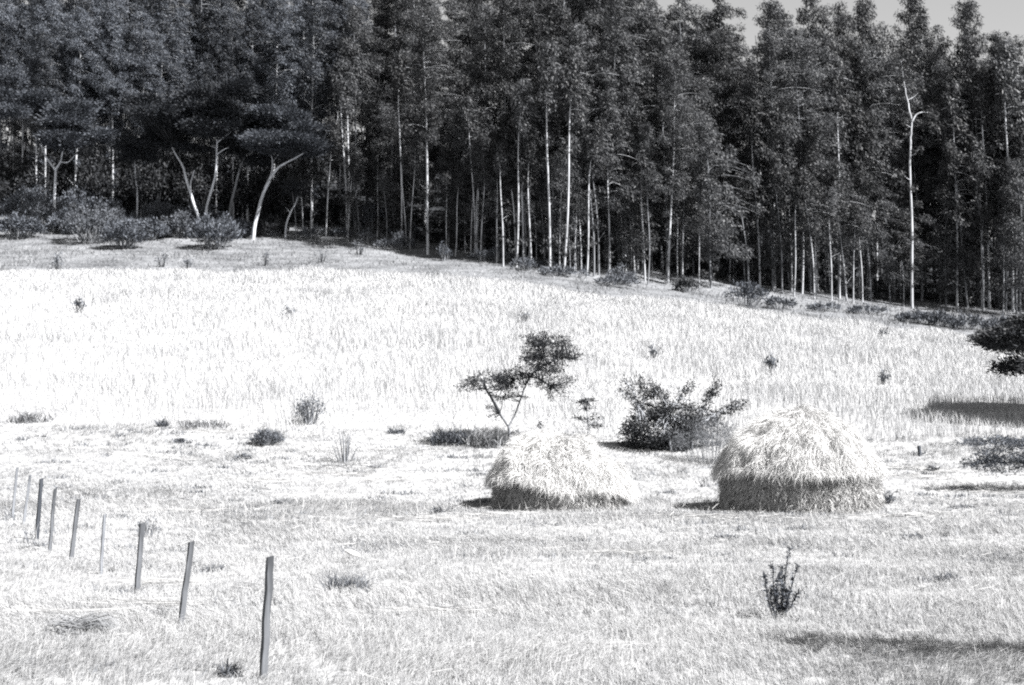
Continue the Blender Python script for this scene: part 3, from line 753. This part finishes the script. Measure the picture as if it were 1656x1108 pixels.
def dry_shrub(name, label, foot, w_px, h_px, nst, nl, leaf, seed, lL=.16, lW=.035, group=None, bark='bark_mid', up=1., dep=1., foot_spread=.42, stem=1.):
    """A bush of many stems fanning up from one stool."""
    g = np.random.default_rng(seed)
    p = ground(*foot); s = p[1] / F
    w, h = w_px * s / 2, h_px * s
    root = empty(name, p); tag(root, label, 'shrub', group)
    tb, lb = MB(), MB()
    for i in range(nst):
        a = g.uniform(0, 6.28); q = math.sqrt(g.random())
        tip = np.array([math.cos(a) * w * q, math.sin(a) * w * q * dep, h * (1 - .55 * q * q) * g.uniform(.55, 1.05)])
        b = np.array([tip[0] * foot_spread, tip[1] * foot_spread, 0]) + g.normal(0, .04, 3) * [1, 1, 0]
        m = b * .4 + tip * .6 + np.array([0, 0, h * .12]) * up
        P = spline([b, m, tip], 4)
        tube(tb, P, np.linspace(.016 + .006 * h, .006, len(P)) * stem, 4, False)
        n = int(nl * g.uniform(.6, 1.4))
        k = g.uniform(.25, 1, n) ** .7
        C = np.stack([np.interp(k, np.linspace(0, 1, len(P)), P[:, j]) for j in range(3)], -1)
        leaves(lb, C + g.normal(0, .06 + .05 * h, (n, 3)), unit(tip - b) * .6 + g.normal(0, .6, (n, 3)) + np.array([0, 0, .2]), g.uniform(.6, 1.4, n) * lL, g.uniform(.7, 1.3, n) * lW, g)
    tb.build('stems', M[bark], root, True); lb.build('foliage', M[leaf], root)
    return root

def tussock(name, label, foot, w_px, h_px, n, leaf, seed, W=.02, spread=.6, cat='grass tuft', group=None):
    g = np.random.default_rng(seed)
    p = ground(*foot); s = p[1] / F
    w, h = w_px * s / 2, h_px * s
    mb = MB()
    a = g.uniform(0, 6.28, n); q = np.sqrt(g.random(n))
    cl = g.integers(0, 7, n); cx, cy = g.normal(0, .28, 7), g.normal(0, .26, 7); ch = g.uniform(.5, 1.1, 7)
    fill = g.random(n) < .4
    B = np.stack([np.where(fill, g.uniform(-.75, .75, n), cx[cl] + g.normal(0, .2, n)) * w, (cy[cl] + g.normal(0, .18, n)) * w * .8, np.zeros(n)], -1)
    B[:, 2] = height(B[:, 0] + p[0], B[:, 1] + p[1]) - p[2] - .02
    D0 = np.stack([np.cos(a) * q * spread, np.sin(a) * q * spread, np.ones(n)], -1) + g.normal(0, .2, (n, 3))
    D1 = D0 * np.array([1.6, 1.6, .5]) + g.normal(0, .35, (n, 3))
    blades(mb, B, D0, D1, h * g.uniform(.4, 1.2, n) * ch[cl], g.uniform(.7, 1.3, n) * W, g)
    o = mb.build(name, M[leaf]); o.location = [float(c) for c in p]; tag(o, label, cat, group)
    return o

dry_shrub('dry_shrub', 'thin grey dry brush between the dark thorn shrub and the domed hut', (1150, 748), 135, 78, 70, 60, 'drystem', 31, .14, .016, dep=.8, foot_spread=.55, stem=.3)
tussock('grass_tussock', 'dark bushy grass tussock left of the leaning acacia', (722, 718), 66, 38, 520, 'weed', 32, .045, .9)
tussock('grass_tussock', 'thin pale grass tussock between the leaning acacia and the dark tussock', (790, 722), 90, 42, 420, 'strip', 33, .035, .5)
tussock('grass_tussock', 'spiky dark grass spray at the right end of the dark tussock', (757, 718), 22, 42, 90, 'weed', 34, .04, .7)
dry_shrub('dry_shrub', 'thin grey-leaved bush standing in front of the crop edge, left of the leaning acacia', (501, 686), 46, 54, 34, 22, 'weed', 35, .11, .045)
dry_shrub('dry_shrub', 'sparse leafless little bush in the meadow below the grey-leaved bush', (556, 748), 55, 56, 16, 8, 'drystem', 36, .1, .03)
dry_shrub('low_shrub', 'rounded low grey bush in the meadow left of the sparse leafless bush', (432, 719), 56, 22, 60, 26, 'weed', 37, .12, .04)
tussock('grass_tussock', 'big dark tussock in the foreground meadow below the white stone', (556, 960), 78, 46, 520, 'weed', 38, .012, .8)
tussock('grass_tussock', 'small dark tussock at the foot of the nearest fence post', (372, 1094), 34, 40, 150, 'weed', 39, .012, .8)
tussock('grass_tussock', 'dark tussock right behind the third fence post from the front', (345, 925), 46, 22, 190, 'weed', 40, .014, .8)

# the tall weed in the foreground
def tall_weed():
    p = ground(1262, 1002); s = p[1] / F; g = np.random.default_rng(41)
    root = empty('tall_weed', p); tag(root, 'tall leafy weed with several upright dark stems in front of the domed hut', 'plant')
    tb, lb = MB(), MB()
    extra = [[(1262 + g.normal(0, 5), 1001), (1262 + g.normal(0, 12), 970), (1264 + g.normal(0, 20), 930 + g.uniform(-8, 30))] for _ in range(7)]
    for pts in (*extra, [(1262, 1000), (1268, 950), (1272, 915), (1278, 886)], [(1250, 1000), (1243, 970), (1238, 945), (1236, 930)], [(1256, 1000), (1256, 965), (1257, 935)], [(1268, 1002), (1276, 965), (1284, 935), (1291, 912)], [(1264, 1000), (1266, 960), (1264, 935), (1265, 915)],
                [(1262, 1000), (1252, 960), (1250, 925), (1247, 915)], [(1270, 1000), (1284, 970), (1292, 958)]):
        P = spline([at(u, v, p[1] + g.normal(0, .08)) - p for u, v in pts], 6)
        tube(tb, P, np.linspace(.010, .004, len(P)), 5)
        n = 110; k = g.uniform(.10, 1, n)
        C = np.stack([np.interp(k, np.linspace(0, 1, len(P)), P[:, j]) for j in range(3)], -1)
        leaves(lb, C, g.normal(0, .6, (n, 3)) + np.array([0, 0, .5]), g.uniform(.025, .09, n), g.uniform(.011, .026, n), g)
    tb.build('stems', M['bark_dark'], root, True); lb.build('foliage', M['shrub'], root)
tall_weed()
dry_shrub('low_shrub', 'thin dark-leaved weed bush growing close behind the third fence post', (238, 868), 36, 40, 14, 16, 'weed', 42, .06, .02)

# seed head just above the conical hut
def seed_head():
    p = on_ground((874 - 828) / F * 48.5, 48.5); g = np.random.default_rng(43)
    root = empty('dry_weed', p); tag(root, 'dry weed whose dark seed head shows just above the conical hut roof', 'plant')
    tb, lb = MB(), MB()
    tip = at(873, 688, 48.5) - p
    tube(tb, spline([[0, 0, -.05], tip * .5 + np.array([.05, 0, 0]), tip], 6), .012, 5)
    n = 90; leaves(lb, tip + g.normal(0, 1, (n, 3)) * [.07, .05, .06], g.normal(0, 1, (n, 3)) + np.array([.6, 0, -.5]), .07, .03, g)
    tb.build('stem', M['bark_mid'], root, True); lb.build('seed_head', M['dark'], root)
seed_head()

# little plants in the crop and meadow
small = [
 (95, 440, 26, 30, 'dark', 'small dark leafy bush at the top edge of the crop, far left'), (128, 506, 30, 26, 'dark', 'small dark leafy bush inside the crop, below the one at its top edge'), (262, 432, 26, 20, 'shrub', 'grey little bush at the crop top below the two-stemmed acacia'),
 (305, 434, 20, 13, 'shrub', 'tiny grey bush at the crop top, right of a bigger one'), (430, 430, 18, 22, 'shrub', 'little grey bush above the crop below the forked acacia'), (466, 516, 22, 18, 'shrub', 'small dark patch plant in the upper crop right of centre left'),
 (848, 524, 26, 16, 'shrub', 'small rounded bush in the crop above the leaning acacia'), (1056, 579, 22, 15, 'shrub', 'small rounded bush in the crop above the big thorn shrub'), (1245, 606, 22, 30, 'dark', 'dark spindly plant in the crop above the domed hut'),
 (1428, 548, 22, 18, 'shrub', 'small leafy plant near the top of the crop, right of the hut'), (1428, 622, 16, 18, 'shrub', 'small plant in the middle of the crop, up from the wooden stump'), (520, 425, 40, 18, 'shrub', 'low grey bush on the bank right of the forked acacia'),
 (580, 412, 30, 30, 'dark', 'dark small bush on the bank below the white eucalyptus poles'), (708, 832, 26, 22, 'weed', 'small weed clump in the meadow left of the conical hut shadow'), (455, 815, 40, 14, 'weed', 'flat weed patch in the meadow centre left'),
 (1170, 872, 60, 16, 'weed', 'low wide weed clump in the grass in front of the domed hut'), (1478, 872, 46, 14, 'weed', 'low weed clump to the right in front of the domed hut'), (1480, 940, 50, 22, 'weed', 'round grey tussock weed right of the tall leafy weed'), (1530, 942, 50, 24, 'weed', 'grey weed tussock next to the round one right of the tall leafy weed'),
 (1445, 836, 60, 12, 'weed', 'weed row at the right foot of the domed hut'), (1560, 822, 50, 10, 'weed', 'weed clump in the bleached streaks right of the domed hut'), (1505, 762, 20, 18, 'weed', 'small weed near the wooden stump'), (1432, 815, 30, 30, 'weed', 'grey weed leaning on the right wall of the domed hut'),
 (775, 1040, 40, 16, 'weed', 'low weed hollow in the foreground grass below the conical hut'), (180, 925, 16, 12, 'dark', 'tiny dark weed left of the third fence post'), (150, 985, 26, 14, 'weed', 'small weed left of the second fence post'), (35, 1075, 50, 22, 'weed', 'dark weed at the bottom left corner'), (170, 1078, 26, 14, 'weed', 'small dark weed at the bottom left, in the long grass'),
 (290, 715, 22, 12, 'weed', 'small dark weed in the left meadow near the crop edge'), (262, 690, 20, 18, 'weed', 'little upright weed at the crop edge, left meadow'), (335, 690, 90, 20, 'weed', 'wide grey weed belt along the crop edge in the left meadow'), (50, 682, 90, 26, 'weed', 'grey weed belt along the crop edge at the far left'),
 (640, 700, 40, 14, 'weed', 'low weed clump at the crop edge left of the dark tussock'), (1390, 735, 60, 14, 'weed', 'low weeds just right of the domed hut roof'), (1070, 905, 70, 12, 'weed', 'flat weed patch in the grass between the huts and the tall weed'), (880, 850, 60, 10, 'weed', 'low weed fringe below the conical hut'),
 (395, 742, 34, 14, 'weed', 'flat weed in the left meadow below the rounded bush'), (20, 1000, 40, 16, 'weed', 'weed left of the arched dry grass'), (260, 1000, 50, 30, 'weed', 'weed at the foot of the second fence post'), (215, 960, 40, 18, 'weed', 'weed at the foot of the third fence post'), (400, 985, 60, 20, 'weed', 'grey weed between the first and second fence posts'),
]
for i, (u, v, w, h, lf, lab) in enumerate(small):
    far = v < 640
    if far:
        dry_shrub('low_shrub', lab, (u, v), w * .75, h + 4, 11, 13 if u in (95, 128, 1245) else 7, 'shrub' if u in (95, 128, 1245) else 'weed', 500 + i, .2, .09, 'little plants in the crop', 'bark_dark')
    else:
        sz = ground(u, v)[1] / 16
        tussock('weed_clump', lab, (u, v), w, h, 70 + int(w * 2.6), 'strip' if w >= 80 else lf, 540 + i, .010 * max(1, sz), .9, 'weed', 'weed clumps in the meadow')

# arched heap of dry grass lower left
def arch_heap():
    p = ground(130, 1035); g = np.random.default_rng(44); s = p[1] / F
    mb = MB(); n = 260
    a = g.normal(0, .45, n); sx = np.sign(g.normal(size=n) + .1)
    B = np.stack([g.normal(0, 10 * s, n), g.normal(0, .15, n), g.uniform(.05, .24, n)], -1)
    D0 = np.stack([sx, np.sin(a) * .6, g.uniform(.0, .35, n)], -1); D1 = np.stack([sx, np.sin(a) * .6, -g.uniform(.4, 1.1, n)], -1)
    blades(mb, B, D0, D1, g.uniform(.3, .62, n), g.uniform(.008, .013, n), g)
    o = mb.build('grass_heap', M['heap']); o.location = [float(c) for c in p]; tag(o, 'arched heap of combed-over dry grass near the bottom left', 'grass heap')
arch_heap()

# white stone and stump
def stone():
    p = ground(570, 909); g = np.random.default_rng(45); s = p[1] / F
    mb = MB(); nu, nv = 14, 9; V = []
    for j in range(nv):
        ph = math.pi * (j + .5) / nv
        for i in range(nu):
            th = 2 * math.pi * i / nu; k = 1 + g.normal(0, .07)
            x, y, z = math.cos(th) * math.sin(ph) * 13 * s * k, math.sin(th) * math.sin(ph) * 7 * s * k, math.cos(ph) * 4.5 * s * k
            V.append((x, y, z - x * .32))
    idm = np.arange(nu * nv).reshape(nv, nu); nxm = np.roll(idm, -1, 1)
    V += [(0, 0, 4.4 * s), (0, 0, -4.4 * s)]; n0 = nu * nv
    mb.add(V, q=np.stack([idm[:-1], idm[1:], nxm[1:], nxm[:-1]], -1).reshape(-1, 4), t=[[n0, i, (i + 1) % nu] for i in range(nu)] + [[n0 + 1, (nv - 1) * nu + (i + 1) % nu, (nv - 1) * nu + i] for i in range(nu)])
    o = mb.build('white_stone', M['stone'], smooth=True); o.location = (float(p[0]), float(p[1]), float(p[2]) + .17); tag(o, 'small bright white flat stone lying on the grass above the dark tussock', 'stone')
stone()

def post(label, foot, Y, top, w, mat, seed, group='stakes of the open fence', name='fence_post', rz=R(31)):
    g = np.random.default_rng(seed)
    p = on_ground((foot - 828) / F * Y, Y)
    tp = at(top[0], top[1], Y) - p
    n = 9; mb = MB()
    t = np.linspace(-.06, 1, n); V = []
    prof = np.array([(-1, -.92), (-.9, -1), (.9, -1), (1, -.9), (1, .9), (.92, 1), (-.92, 1), (-1, .92)]) * w / 2
    c, s_ = math.cos(rz), math.sin(rz)
    for i in range(n):
        k = 1 - .06 * t[i] + g.normal(0, .016)
        q = prof * k + g.normal(0, .0035, prof.shape)
        q = np.stack([q[:, 0] * c - q[:, 1] * s_, q[:, 0] * s_ + q[:, 1] * c], -1)
        cz = tp * t[i]; cz = cz + np.array([g.normal(0, .0022), 0, 0])
        for a, b in q: V.append((cz[0] + a, cz[1] + b, cz[2] + (a * .25 if i == n - 1 else 0)))
    q = [[i * 8 + j, i * 8 + (j + 1) % 8, (i + 1) * 8 + (j + 1) % 8, (i + 1) * 8 + j] for i in range(n - 1) for j in range(8)]
    top8 = (n - 1) * 8; V.append(tuple(np.mean(V[top8:top8 + 8], 0)))
    mb.add(V, q=q, t=[[top8 + j, top8 + (j + 1) % 8, len(V) - 1] for j in range(8)])
    o = mb.build(name, M[mat]); o.location = [float(v) for v in p]; tag(o, label, 'post', group)
for i, a in enumerate([
    ('nearest and largest weathered fence post, upright at the bottom of the frame', 430, 15.35, (437, 900), 0.071, 'post'), ('second nearest fence post, leaning to the right', 295, 18.5, (310, 876), 0.063, 'post'),
    ('third nearest fence post, with a leafy weed bush close behind it', 226, 23.2, (230, 846), 0.074, 'post'), ('thin bleached fence post, palest of the row', 168, 25.9, (169, 832), 0.048, 'post_pale'),
    ('grey fence post leaning right, next beyond the thin bleached one', 119, 28.5, (127, 807), 0.074, 'post'), ('slim straight fence post between the leaning grey one and the darkest one', 85, 30.9, (89, 790), 0.063, 'post'),
    ('darkest straight fence post of the far end of the row', 64, 33.6, (67, 774), 0.082, 'post_dark'), ('leaning pale fence post, second from the far end', 42, 37.2, (49, 768), 0.063, 'post_pale'), ('faint pale fence post at the far end of the row', 24, 40.5, (28, 756), 0.063, 'post_pale')]):
    post(*a, seed=60 + i)
gp = ground(1486, 738)
post('short dark wooden stump standing in the meadow right of the domed hut', 1486, gp[1], (1486, 721), .11, 'post_dark', 75, None, 'wooden_stump')

# -- flat-topped acacias on the left
A = dict(group='flat-topped acacias before the wood')
traced_tree('acacia_tree', 'acacia with pale trunk forked low into twisted limbs at the far left', (88, 374),
    [([(87, 378, 0), (88, 345, 0), (88, 310, 0), (90, 275, 0)], .18, .14), ([(90, 275, 0), (80, 262, .5), (72, 250, 1), (62, 225, 1.5)], .16, .06), ([(90, 275, 0), (98, 262, -.5), (101, 248, -1), (108, 225, -1)], .14, .05), ([(98, 262, -.5), (110, 262, -1), (122, 250, -1.5)], .08, .04)],
    [(100, 200, 0, 68, 24, 4, 90, 70, .6), (35, 165, 1, 50, 24, 4, 70, 70, .6), (120, 225, -1, 40, 14, 3, 40, 60, .5)], 'acacia_pale', 'bark_acacia', 81, .34, .12, twig_r=.012, dens=2., pads=8, **A)
traced_tree('acacia_tree', 'dark acacia with two pale stems spreading in a V', (326, 384),
    [([(326, 388, 0), (322, 355, 0), (312, 325, 0), (302, 290, .3), (297, 272, .5), (286, 252, .6), (278, 236, .8)], .20, .07), ([(326, 388, 0), (331, 355, 0), (338, 322, 0), (348, 285, -.3), (351, 250, -.5), (352, 220, -.6)], .19, .07),
     ([(351, 250, -.5), (360, 243, -.8), (370, 238, -1)], .08, .03), ([(352, 230, -.6), (362, 222, -1), (374, 213, -1.5)], .08, .03), ([(350, 240, -.5), (340, 236, 0)], .06, .02), ([(310, 320, 0), (308, 300, -.5), (314, 275, -1)], .1, .04)],
    [(270, 195, 1, 85, 24, 5, 130, 75, .65), (345, 180, 0, 75, 28, 5, 120, 75, .65), (250, 235, 2, 60, 16, 4, 50, 60, .55)], 'acacia', 'bark_acacia', 82, .34, .12, twig_r=.012, dens=2., pads=6, **A)
traced_tree('acacia_tree', 'slim acacia with a half-shaded stem between the V-stemmed and the forked acacia', (371, 380),
    [([(369, 383, 0), (373, 335, 0), (380, 305, 0), (387, 275, .3), (394, 255, .5)], .2, .08), ([(387, 275, .3), (398, 252, 0), (410, 246, -.5)], .07, .03)],
    [(400, 215, 1, 60, 20, 4, 70, 70, .6), (385, 235, 1, 45, 10, 3, 30, 60, .5)], 'acacia', 'bark_mid', 83, .34, .12, twig_r=.012, dens=2., pads=6, **A)
traced_tree('acacia_tree', 'flat-topped acacia with tall pale trunk forked like a Y, clear on the bank', (410, 385),
    [([(409, 390, -1), (412, 365, -1), (418, 338, -1), (425, 312, -1), (436, 290, -1)], .22, .15), ([(436, 290, -1), (446, 275, -1.3), (456, 266, -1.5), (475, 256, -2), (492, 246, -2)], .17, .07), ([(428, 305, -1), (439, 280, -.5), (441, 262, -.2), (438, 248, 0)], .12, .06), ([(441, 262, -.2), (450, 250, .5), (460, 240, 1)], .07, .03)],
    [(458, 205, -1, 68, 24, 5, 130, 75, .6), (440, 240, -1, 50, 9, 4, 60, 60, .5), (490, 225, -1, 42, 16, 4, 60, 60, .55)], 'acacia_pale', 'bark_acacia', 84, .34, .12, twig_r=.012, dens=2., pads=6, **A)
traced_tree('acacia_tree', 'small crooked acacia with a bent white stem beside the three slim poles', (462, 384),
    [([(461, 388, 0), (463, 365, 0), (470, 345, 0), (478, 330, .2), (482, 318, .3)], .13, .06), ([(470, 345, 0), (462, 335, .2)], .05, .02)],
    [(486, 305, .5, 24, 14, 2, 30, 60, .45)], 'acacia', 'bark_acacia', 85, .28, .09, twig_r=.025, **A)
traced_tree('acacia_tree', 'thin single-stemmed young acacia in the shade left of the V-stemmed one', (220, 376),
    [([(221, 380, 0), (222, 315, 0), (219, 285, .2), (218, 258, .3)], .12, .05)],
    [(210, 250, .5, 30, 16, 2, 30, 50, .5), (225, 300, 0, 12, 18, 1, 8, 30, .35)], 'acacia', 'bark_acacia', 86, .28, .09, twig_r=.025, **A)

# -- bushes along the wood edge
bushes = [
 (30, 385, 70, 40, 'shrub', 'grey bush at the far left bank, in front of the others'), (75, 372, 80, 56, 'weed', 'pale leafy bush under the low-forked acacia stem'), (110, 378, 60, 40, 'shrub', 'small dark bush right of the low-forked acacia stem'), (185, 378, 70, 46, 'weed', 'pale bush left of the thin single-stemmed acacia'),
 (235, 388, 66, 36, 'shrub', 'low bush right of the thin single-stemmed acacia foot'), (290, 384, 60, 40, 'weed', 'pale low bush left of the foot of the V-stemmed acacia'), (360, 392, 50, 40, 'shrub', 'darker bush touching the right side of the domed bush'),
 (50, 360, 90, 60, 'shrub', 'grey-leaved bush at the far left foot of the wood'), (130, 355, 90, 50, 'shrub', 'broad grey bush below the low-forked acacia'), (150, 392, 110, 60, 'weed', 'rounded bush in front of the shade, left of the dark little pointed bush'), (200, 402, 70, 48, 'shrub', 'dark pointed bush low on the bank left of the V-stemmed acacia'),
 (260, 372, 80, 48, 'weed', 'loose grey bush at the shade edge left of the V-stemmed acacia'), (345, 402, 80, 56, 'shrub', 'domed bush at the foot of the V-stemmed acacia'), (320, 378, 70, 50, 'weed', 'scrambling pale bush hiding the foot of the V-stemmed acacia'), (385, 385, 40, 30, 'shrub', 'low dark bush between the slim and the forked acacia'), (438, 382, 50, 30, 'dark', 'dark low bush behind the Y-forked trunk'),
 (600, 376, 80, 62, 'shrub', 'leafy grey bush on the bank right of the white eucalyptus poles'), (655, 388, 50, 40, 'shrub', 'small bush at the wood edge left of the lone tall bare trunk'), (640, 402, 70, 18, 'weed', 'low scrub on the bank under the lone tall bare trunk'),
 (1207, 497, 80, 50, 'shrub', 'round leafy bush standing out from the wood at the crop edge'), (1110, 472, 50, 24, 'dark', 'dark low bush left of the round leafy bush'), (1260, 500, 60, 22, 'weed', 'low scrub right of the round leafy bush'), (1480, 522, 60, 26, 'shrub', 'scrubby bush, left one of the row below the forked tall trunk'), (1520, 528, 60, 32, 'shrub', 'scrubby bush, middle one of the row below the wood at the right'),
 (1562, 533, 66, 34, 'shrub', 'scrubby bush, right one of the row beside the dark acacia bough'), (1400, 508, 70, 20, 'weed', 'grey scrub on the bank under the right-hand poles'), (1330, 503, 60, 18, 'weed', 'grey scrub on the bank below the white poles, further left'), (1620, 540, 70, 40, 'dark', 'dark scrub behind the dark acacia bough'),
 (900, 446, 60, 16, 'weed', 'low scrub at the foot of the row of white poles'), (1000, 462, 80, 16, 'weed', 'low scrub on the bank below the trio of close-set poles'), (790, 420, 70, 16, 'weed', 'low scrub at the wood edge right of the lone tall bare trunk'),
]
for i, (u, v, w, h, lf, lab) in enumerate(bushes):
    dry_shrub('bush', lab, (u, v), w * (1.15 if u < 470 else 1), h * (1.0 if u < 470 else .9 if u < 1330 else .7), 60 if u < 470 else 34, 60 if u < 470 else 30 if h > 24 else 16, 'weed' if u > 1330 else lf, 700 + i, .34, .12, 'bushes along the wood edge', 'bark_mid', dep=.8)
for i in range(16):
    u = rnd.uniform(440, 1010); v = float(np.interp(u, [440, 560, 700, 830, 1010], [388, 384, 412, 428, 450])) + rnd.uniform(-4, 10)
    dry_shrub('scrub_bush', 'low straggling scrub bush on the bank, one of several alike under the pale poles', (u, v), rnd.uniform(26, 60), rnd.uniform(12, 30), 18, 16, rnd.choice(('weed', 'shrub')), 800 + i, .28, .09, 'straggling scrub on the bank', 'bark_mid')
# dark bushes added to black out the shaded space behind the acacias
thick = 'added dark bush filling out the black shade under the flat-topped acacias'
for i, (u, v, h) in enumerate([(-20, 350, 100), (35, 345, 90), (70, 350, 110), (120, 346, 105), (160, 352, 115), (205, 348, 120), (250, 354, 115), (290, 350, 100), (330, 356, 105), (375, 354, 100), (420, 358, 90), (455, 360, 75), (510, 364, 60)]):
    dry_shrub('added_shade_bush', thick, (u, v), 95, h, 60, 70, 'dark', 760 + i, .42, .17, 'added dark bushes filling the shade under the acacias', 'bark_dark')
# shade-loving undergrowth inside the wood
def undergrowth():
    mb = MB(); g = np.random.default_rng(90)
    n = 900
    u = g.uniform(-60, 1720, n); k = (u - 828) / F; y = wood_edge(k * 150) + g.uniform(3, 22, n); x = k * y
    for i in range(n):
        c = np.array([x[i], y[i], float(height(x[i], y[i])) + g.uniform(.2, 1.3)]); m = 55
        leaves(mb, c + g.normal(0, 1, (m, 3)) * [.6, .5, .45], g.normal(0, .6, (m, 3)) + np.array([0, 0, .4]), g.uniform(.25, .5, m), g.uniform(.08, .15, m), g)
    o = mb.build('undergrowth', M['dark']); tag(o, 'dark leafy undergrowth on the floor of the wood', 'undergrowth', kind='stuff')
undergrowth()

# -- acacias standing at and beyond the right edge of the frame
def side_acacia(name, label, base, limbs, canopies, seed, lL=.14, lW=.05, leaf='dark', r=.14, cat='tree', cr=.2, tw=.012):
    g = np.random.default_rng(seed); p = on_ground(*base)
    root = empty(name, p); tag(root, label, cat)
    tb, lb = MB(), MB(); ends = []
    for pts, r0, r1 in limbs:
        P = spline(pts, 6); tube(tb, P, np.linspace(r0, r1, len(P)), 7); ends += list(P[len(P) // 2::2]) + [P[-1]]
    for c, rad, n, nl in canopies: twiggy(lb, tb, ends, np.array(c, float), rad, n, nl, lL, lW, cr, g, flat=.3, twig_r=tw)
    tb.build('trunk', M['bark_dark'], root, True); lb.build('crown', M[leaf], root)
side_acacia('acacia_tree', 'dark spreading acacia whose bough reaches in at the right edge over the crop', (27.0, 65.2),
    [([(0, 0, -.2), (-.1, 0, 1.2), (-.3, .1, 2.4)], .2, .14), ([(-.3, .1, 2.4), (-1.6, .2, 3.3), (-3.2, .3, 3.7), (-4.6, .4, 3.6)], .1, .03), ([(-.3, .1, 2.4), (.4, -.5, 3.6), (1.5, -.8, 4.4)], .1, .04), ([(-1.6, .2, 3.3), (-2.6, .8, 3.1), (-3.8, 1., 2.6)], .06, .02), ([(-.3, .1, 2.4), (-.6, 1.2, 3.5), (-.2, 2.8, 4.4)], .08, .03)],
    [((-3.4, .3, 4.0), (1.9, 2.4, .5), 260, 100), ((-3.2, .9, 2.75), (1.3, .9, .35), 60, 40), ((-.2, .2, 4.7), (3.6, 3.4, .5), 420, 110), ((-1.6, .2, 4.2), (1.8, 2.0, .45), 200, 110), ((.2, 3.2, 4.6), (3.6, 1.9, .5), 260, 110)], 91, .2, .075, cr=.24)
side_acacia('thorn_shrub', 'low thorn bush with long bare boughs reaching in at the right meadow edge', (21.2, 49.5),
    [([(0, 0, -.1), (-.2, 0, .5), (-.6, .1, 1.)], .12, .07), ([(-.6, .1, 1.), (-1.8, .2, .9), (-3., .3, .95), (-4.4, .3, 1.05)], .04, .008), ([(-.6, .1, 1.), (-1.8, .1, 1.5), (-3.2, 0, 1.8), (-4.8, 0, 1.75)], .035, .007), ([(-.6, .1, 1.), (-.2, .5, 1.8), (.4, .8, 2.4)], .05, .02), ([(-3., .3, .95), (-3.6, .2, 1.3), (-4.2, .1, 1.4)], .015, .006), ([(-1.8, .2, .9), (-3., -.2, .6), (-4.3, -.3, .62)], .02, .006)],
    [((-4.3, 0, 1.72), (1.3, .7, .16), 70, 26), ((-3.6, .2, 1.3), (1.5, .9, .34), 110, 24), ((-4.1, .3, .95), (1.4, .6, .2), 70, 24), ((-2.4, .2, 1.2), (1.2, 1., .5), 80, 26), ((.2, .5, 2.3), (1.2, 1., .6), 40, 26)], 92, .11, .035, leaf='shrub', cat='shrub', cr=.15, tw=.004)
side_acacia('acacia_tree', 'near acacia whose lowest twig tip shows at the right frame edge over the foreground', (9.2, 15.3),
    [([(0, 0, -.1), (-.1, 0, 1.1), (-.2, 0, 2.3)], .13, .09), ([(-.2, 0, 2.3), (-1.2, .1, 3.1), (-2.9, .2, 3.4)], .06, .02), ([(-.2, 0, 2.3), (.6, 0, 3.2), (1.6, 0, 3.6)], .06, .02), ([(-.1, 0, 1.3), (-1.4, 0, 1.55), (-2.8, .05, 1.6), (-3.6, .05, 1.58)], .035, .006)],
    [((-2.2, 1.2, 3.5), (1.1, .22, .2), 70, 50), ((-.6, .7, 3.5), (.8, .25, .2), 44, 50), ((-1.6, .1, 3.4), (.8, .2, .15), 30, 36), ((.4, .0, 3.7), (.9, .35, .3), 70, 60), ((1.4, -.4, 3.7), (1., .5, .3), 70, 60), ((-3.45, .05, 1.58), (.18, .15, .04), 5, 7)], 93, .07, .028, cr=.15, tw=.007)

# ------------------------------------------------------------------ camera, light, sky
cam = bpy.data.cameras.new('camera'); co = bpy.data.objects.new('camera', cam); COL.objects.link(co)
cam.sensor_width = 36; cam.lens = 36 * F / 1656; cam.clip_end = 8000
co.location = (0, 0, CZ); co.rotation_euler = (math.pi / 2 + PITCH, 0, 0)
SC.camera = co
sd = Vector((math.sin(SUN_AZ) * math.cos(SUN_EL), -math.cos(SUN_AZ) * math.cos(SUN_EL), math.sin(SUN_EL)))
sun = bpy.data.lights.new('sun', 'SUN'); so = bpy.data.objects.new('sun', sun); COL.objects.link(so)
sun.energy = 5.0; sun.angle = R(.5); sun.color = (1, .985, .97)
so.rotation_euler = sd.to_track_quat('Z', 'Y').to_euler(); so.location = (30, -30, 60)

w = bpy.data.worlds.new('World'); SC.world = w; w.use_nodes = True
nt = w.node_tree; bg = nt.nodes['Background']
st = nt.nodes.new('ShaderNodeTexSky'); st.sky_type = 'NISHITA'; st.sun_disc = False
st.sun_elevation = SUN_EL; st.sun_rotation = math.atan2(sd.x, sd.y); st.dust_density = 0; st.air_density = 2; st.ozone_density = 5; st.altitude = 2000   # clear highland air
bw = nt.nodes.new('ShaderNodeRGBToBW'); nt.links.new(st.outputs[0], bw.inputs[0])
mx = nt.nodes.new('ShaderNodeMix'); mx.data_type = 'RGBA'; mx.blend_type = 'MULTIPLY'; mx.inputs['Factor'].default_value = 1
nt.links.new(bw.outputs[0], mx.inputs['A'])   # black and white film: the sky records as a pale grey; mx.inputs['B'].default_value = (.96, .95, 1.03, 1)
nt.links.new(mx.outputs['Result'], bg.inputs[0]); bg.inputs[1].default_value = .096

SC.view_settings.view_transform = 'Standard'; SC.view_settings.look = 'None'; SC.view_settings.gamma = 1
SC.view_settings.exposure = 1.85
SC.cycles.max_bounces = 6; SC.cycles.diffuse_bounces = 3; SC.cycles.transmission_bounces = 3
SC.cycles.use_denoising = False; SC.cycles.pixel_filter_type = 'BLACKMAN_HARRIS'; SC.cycles.filter_width = 2.1
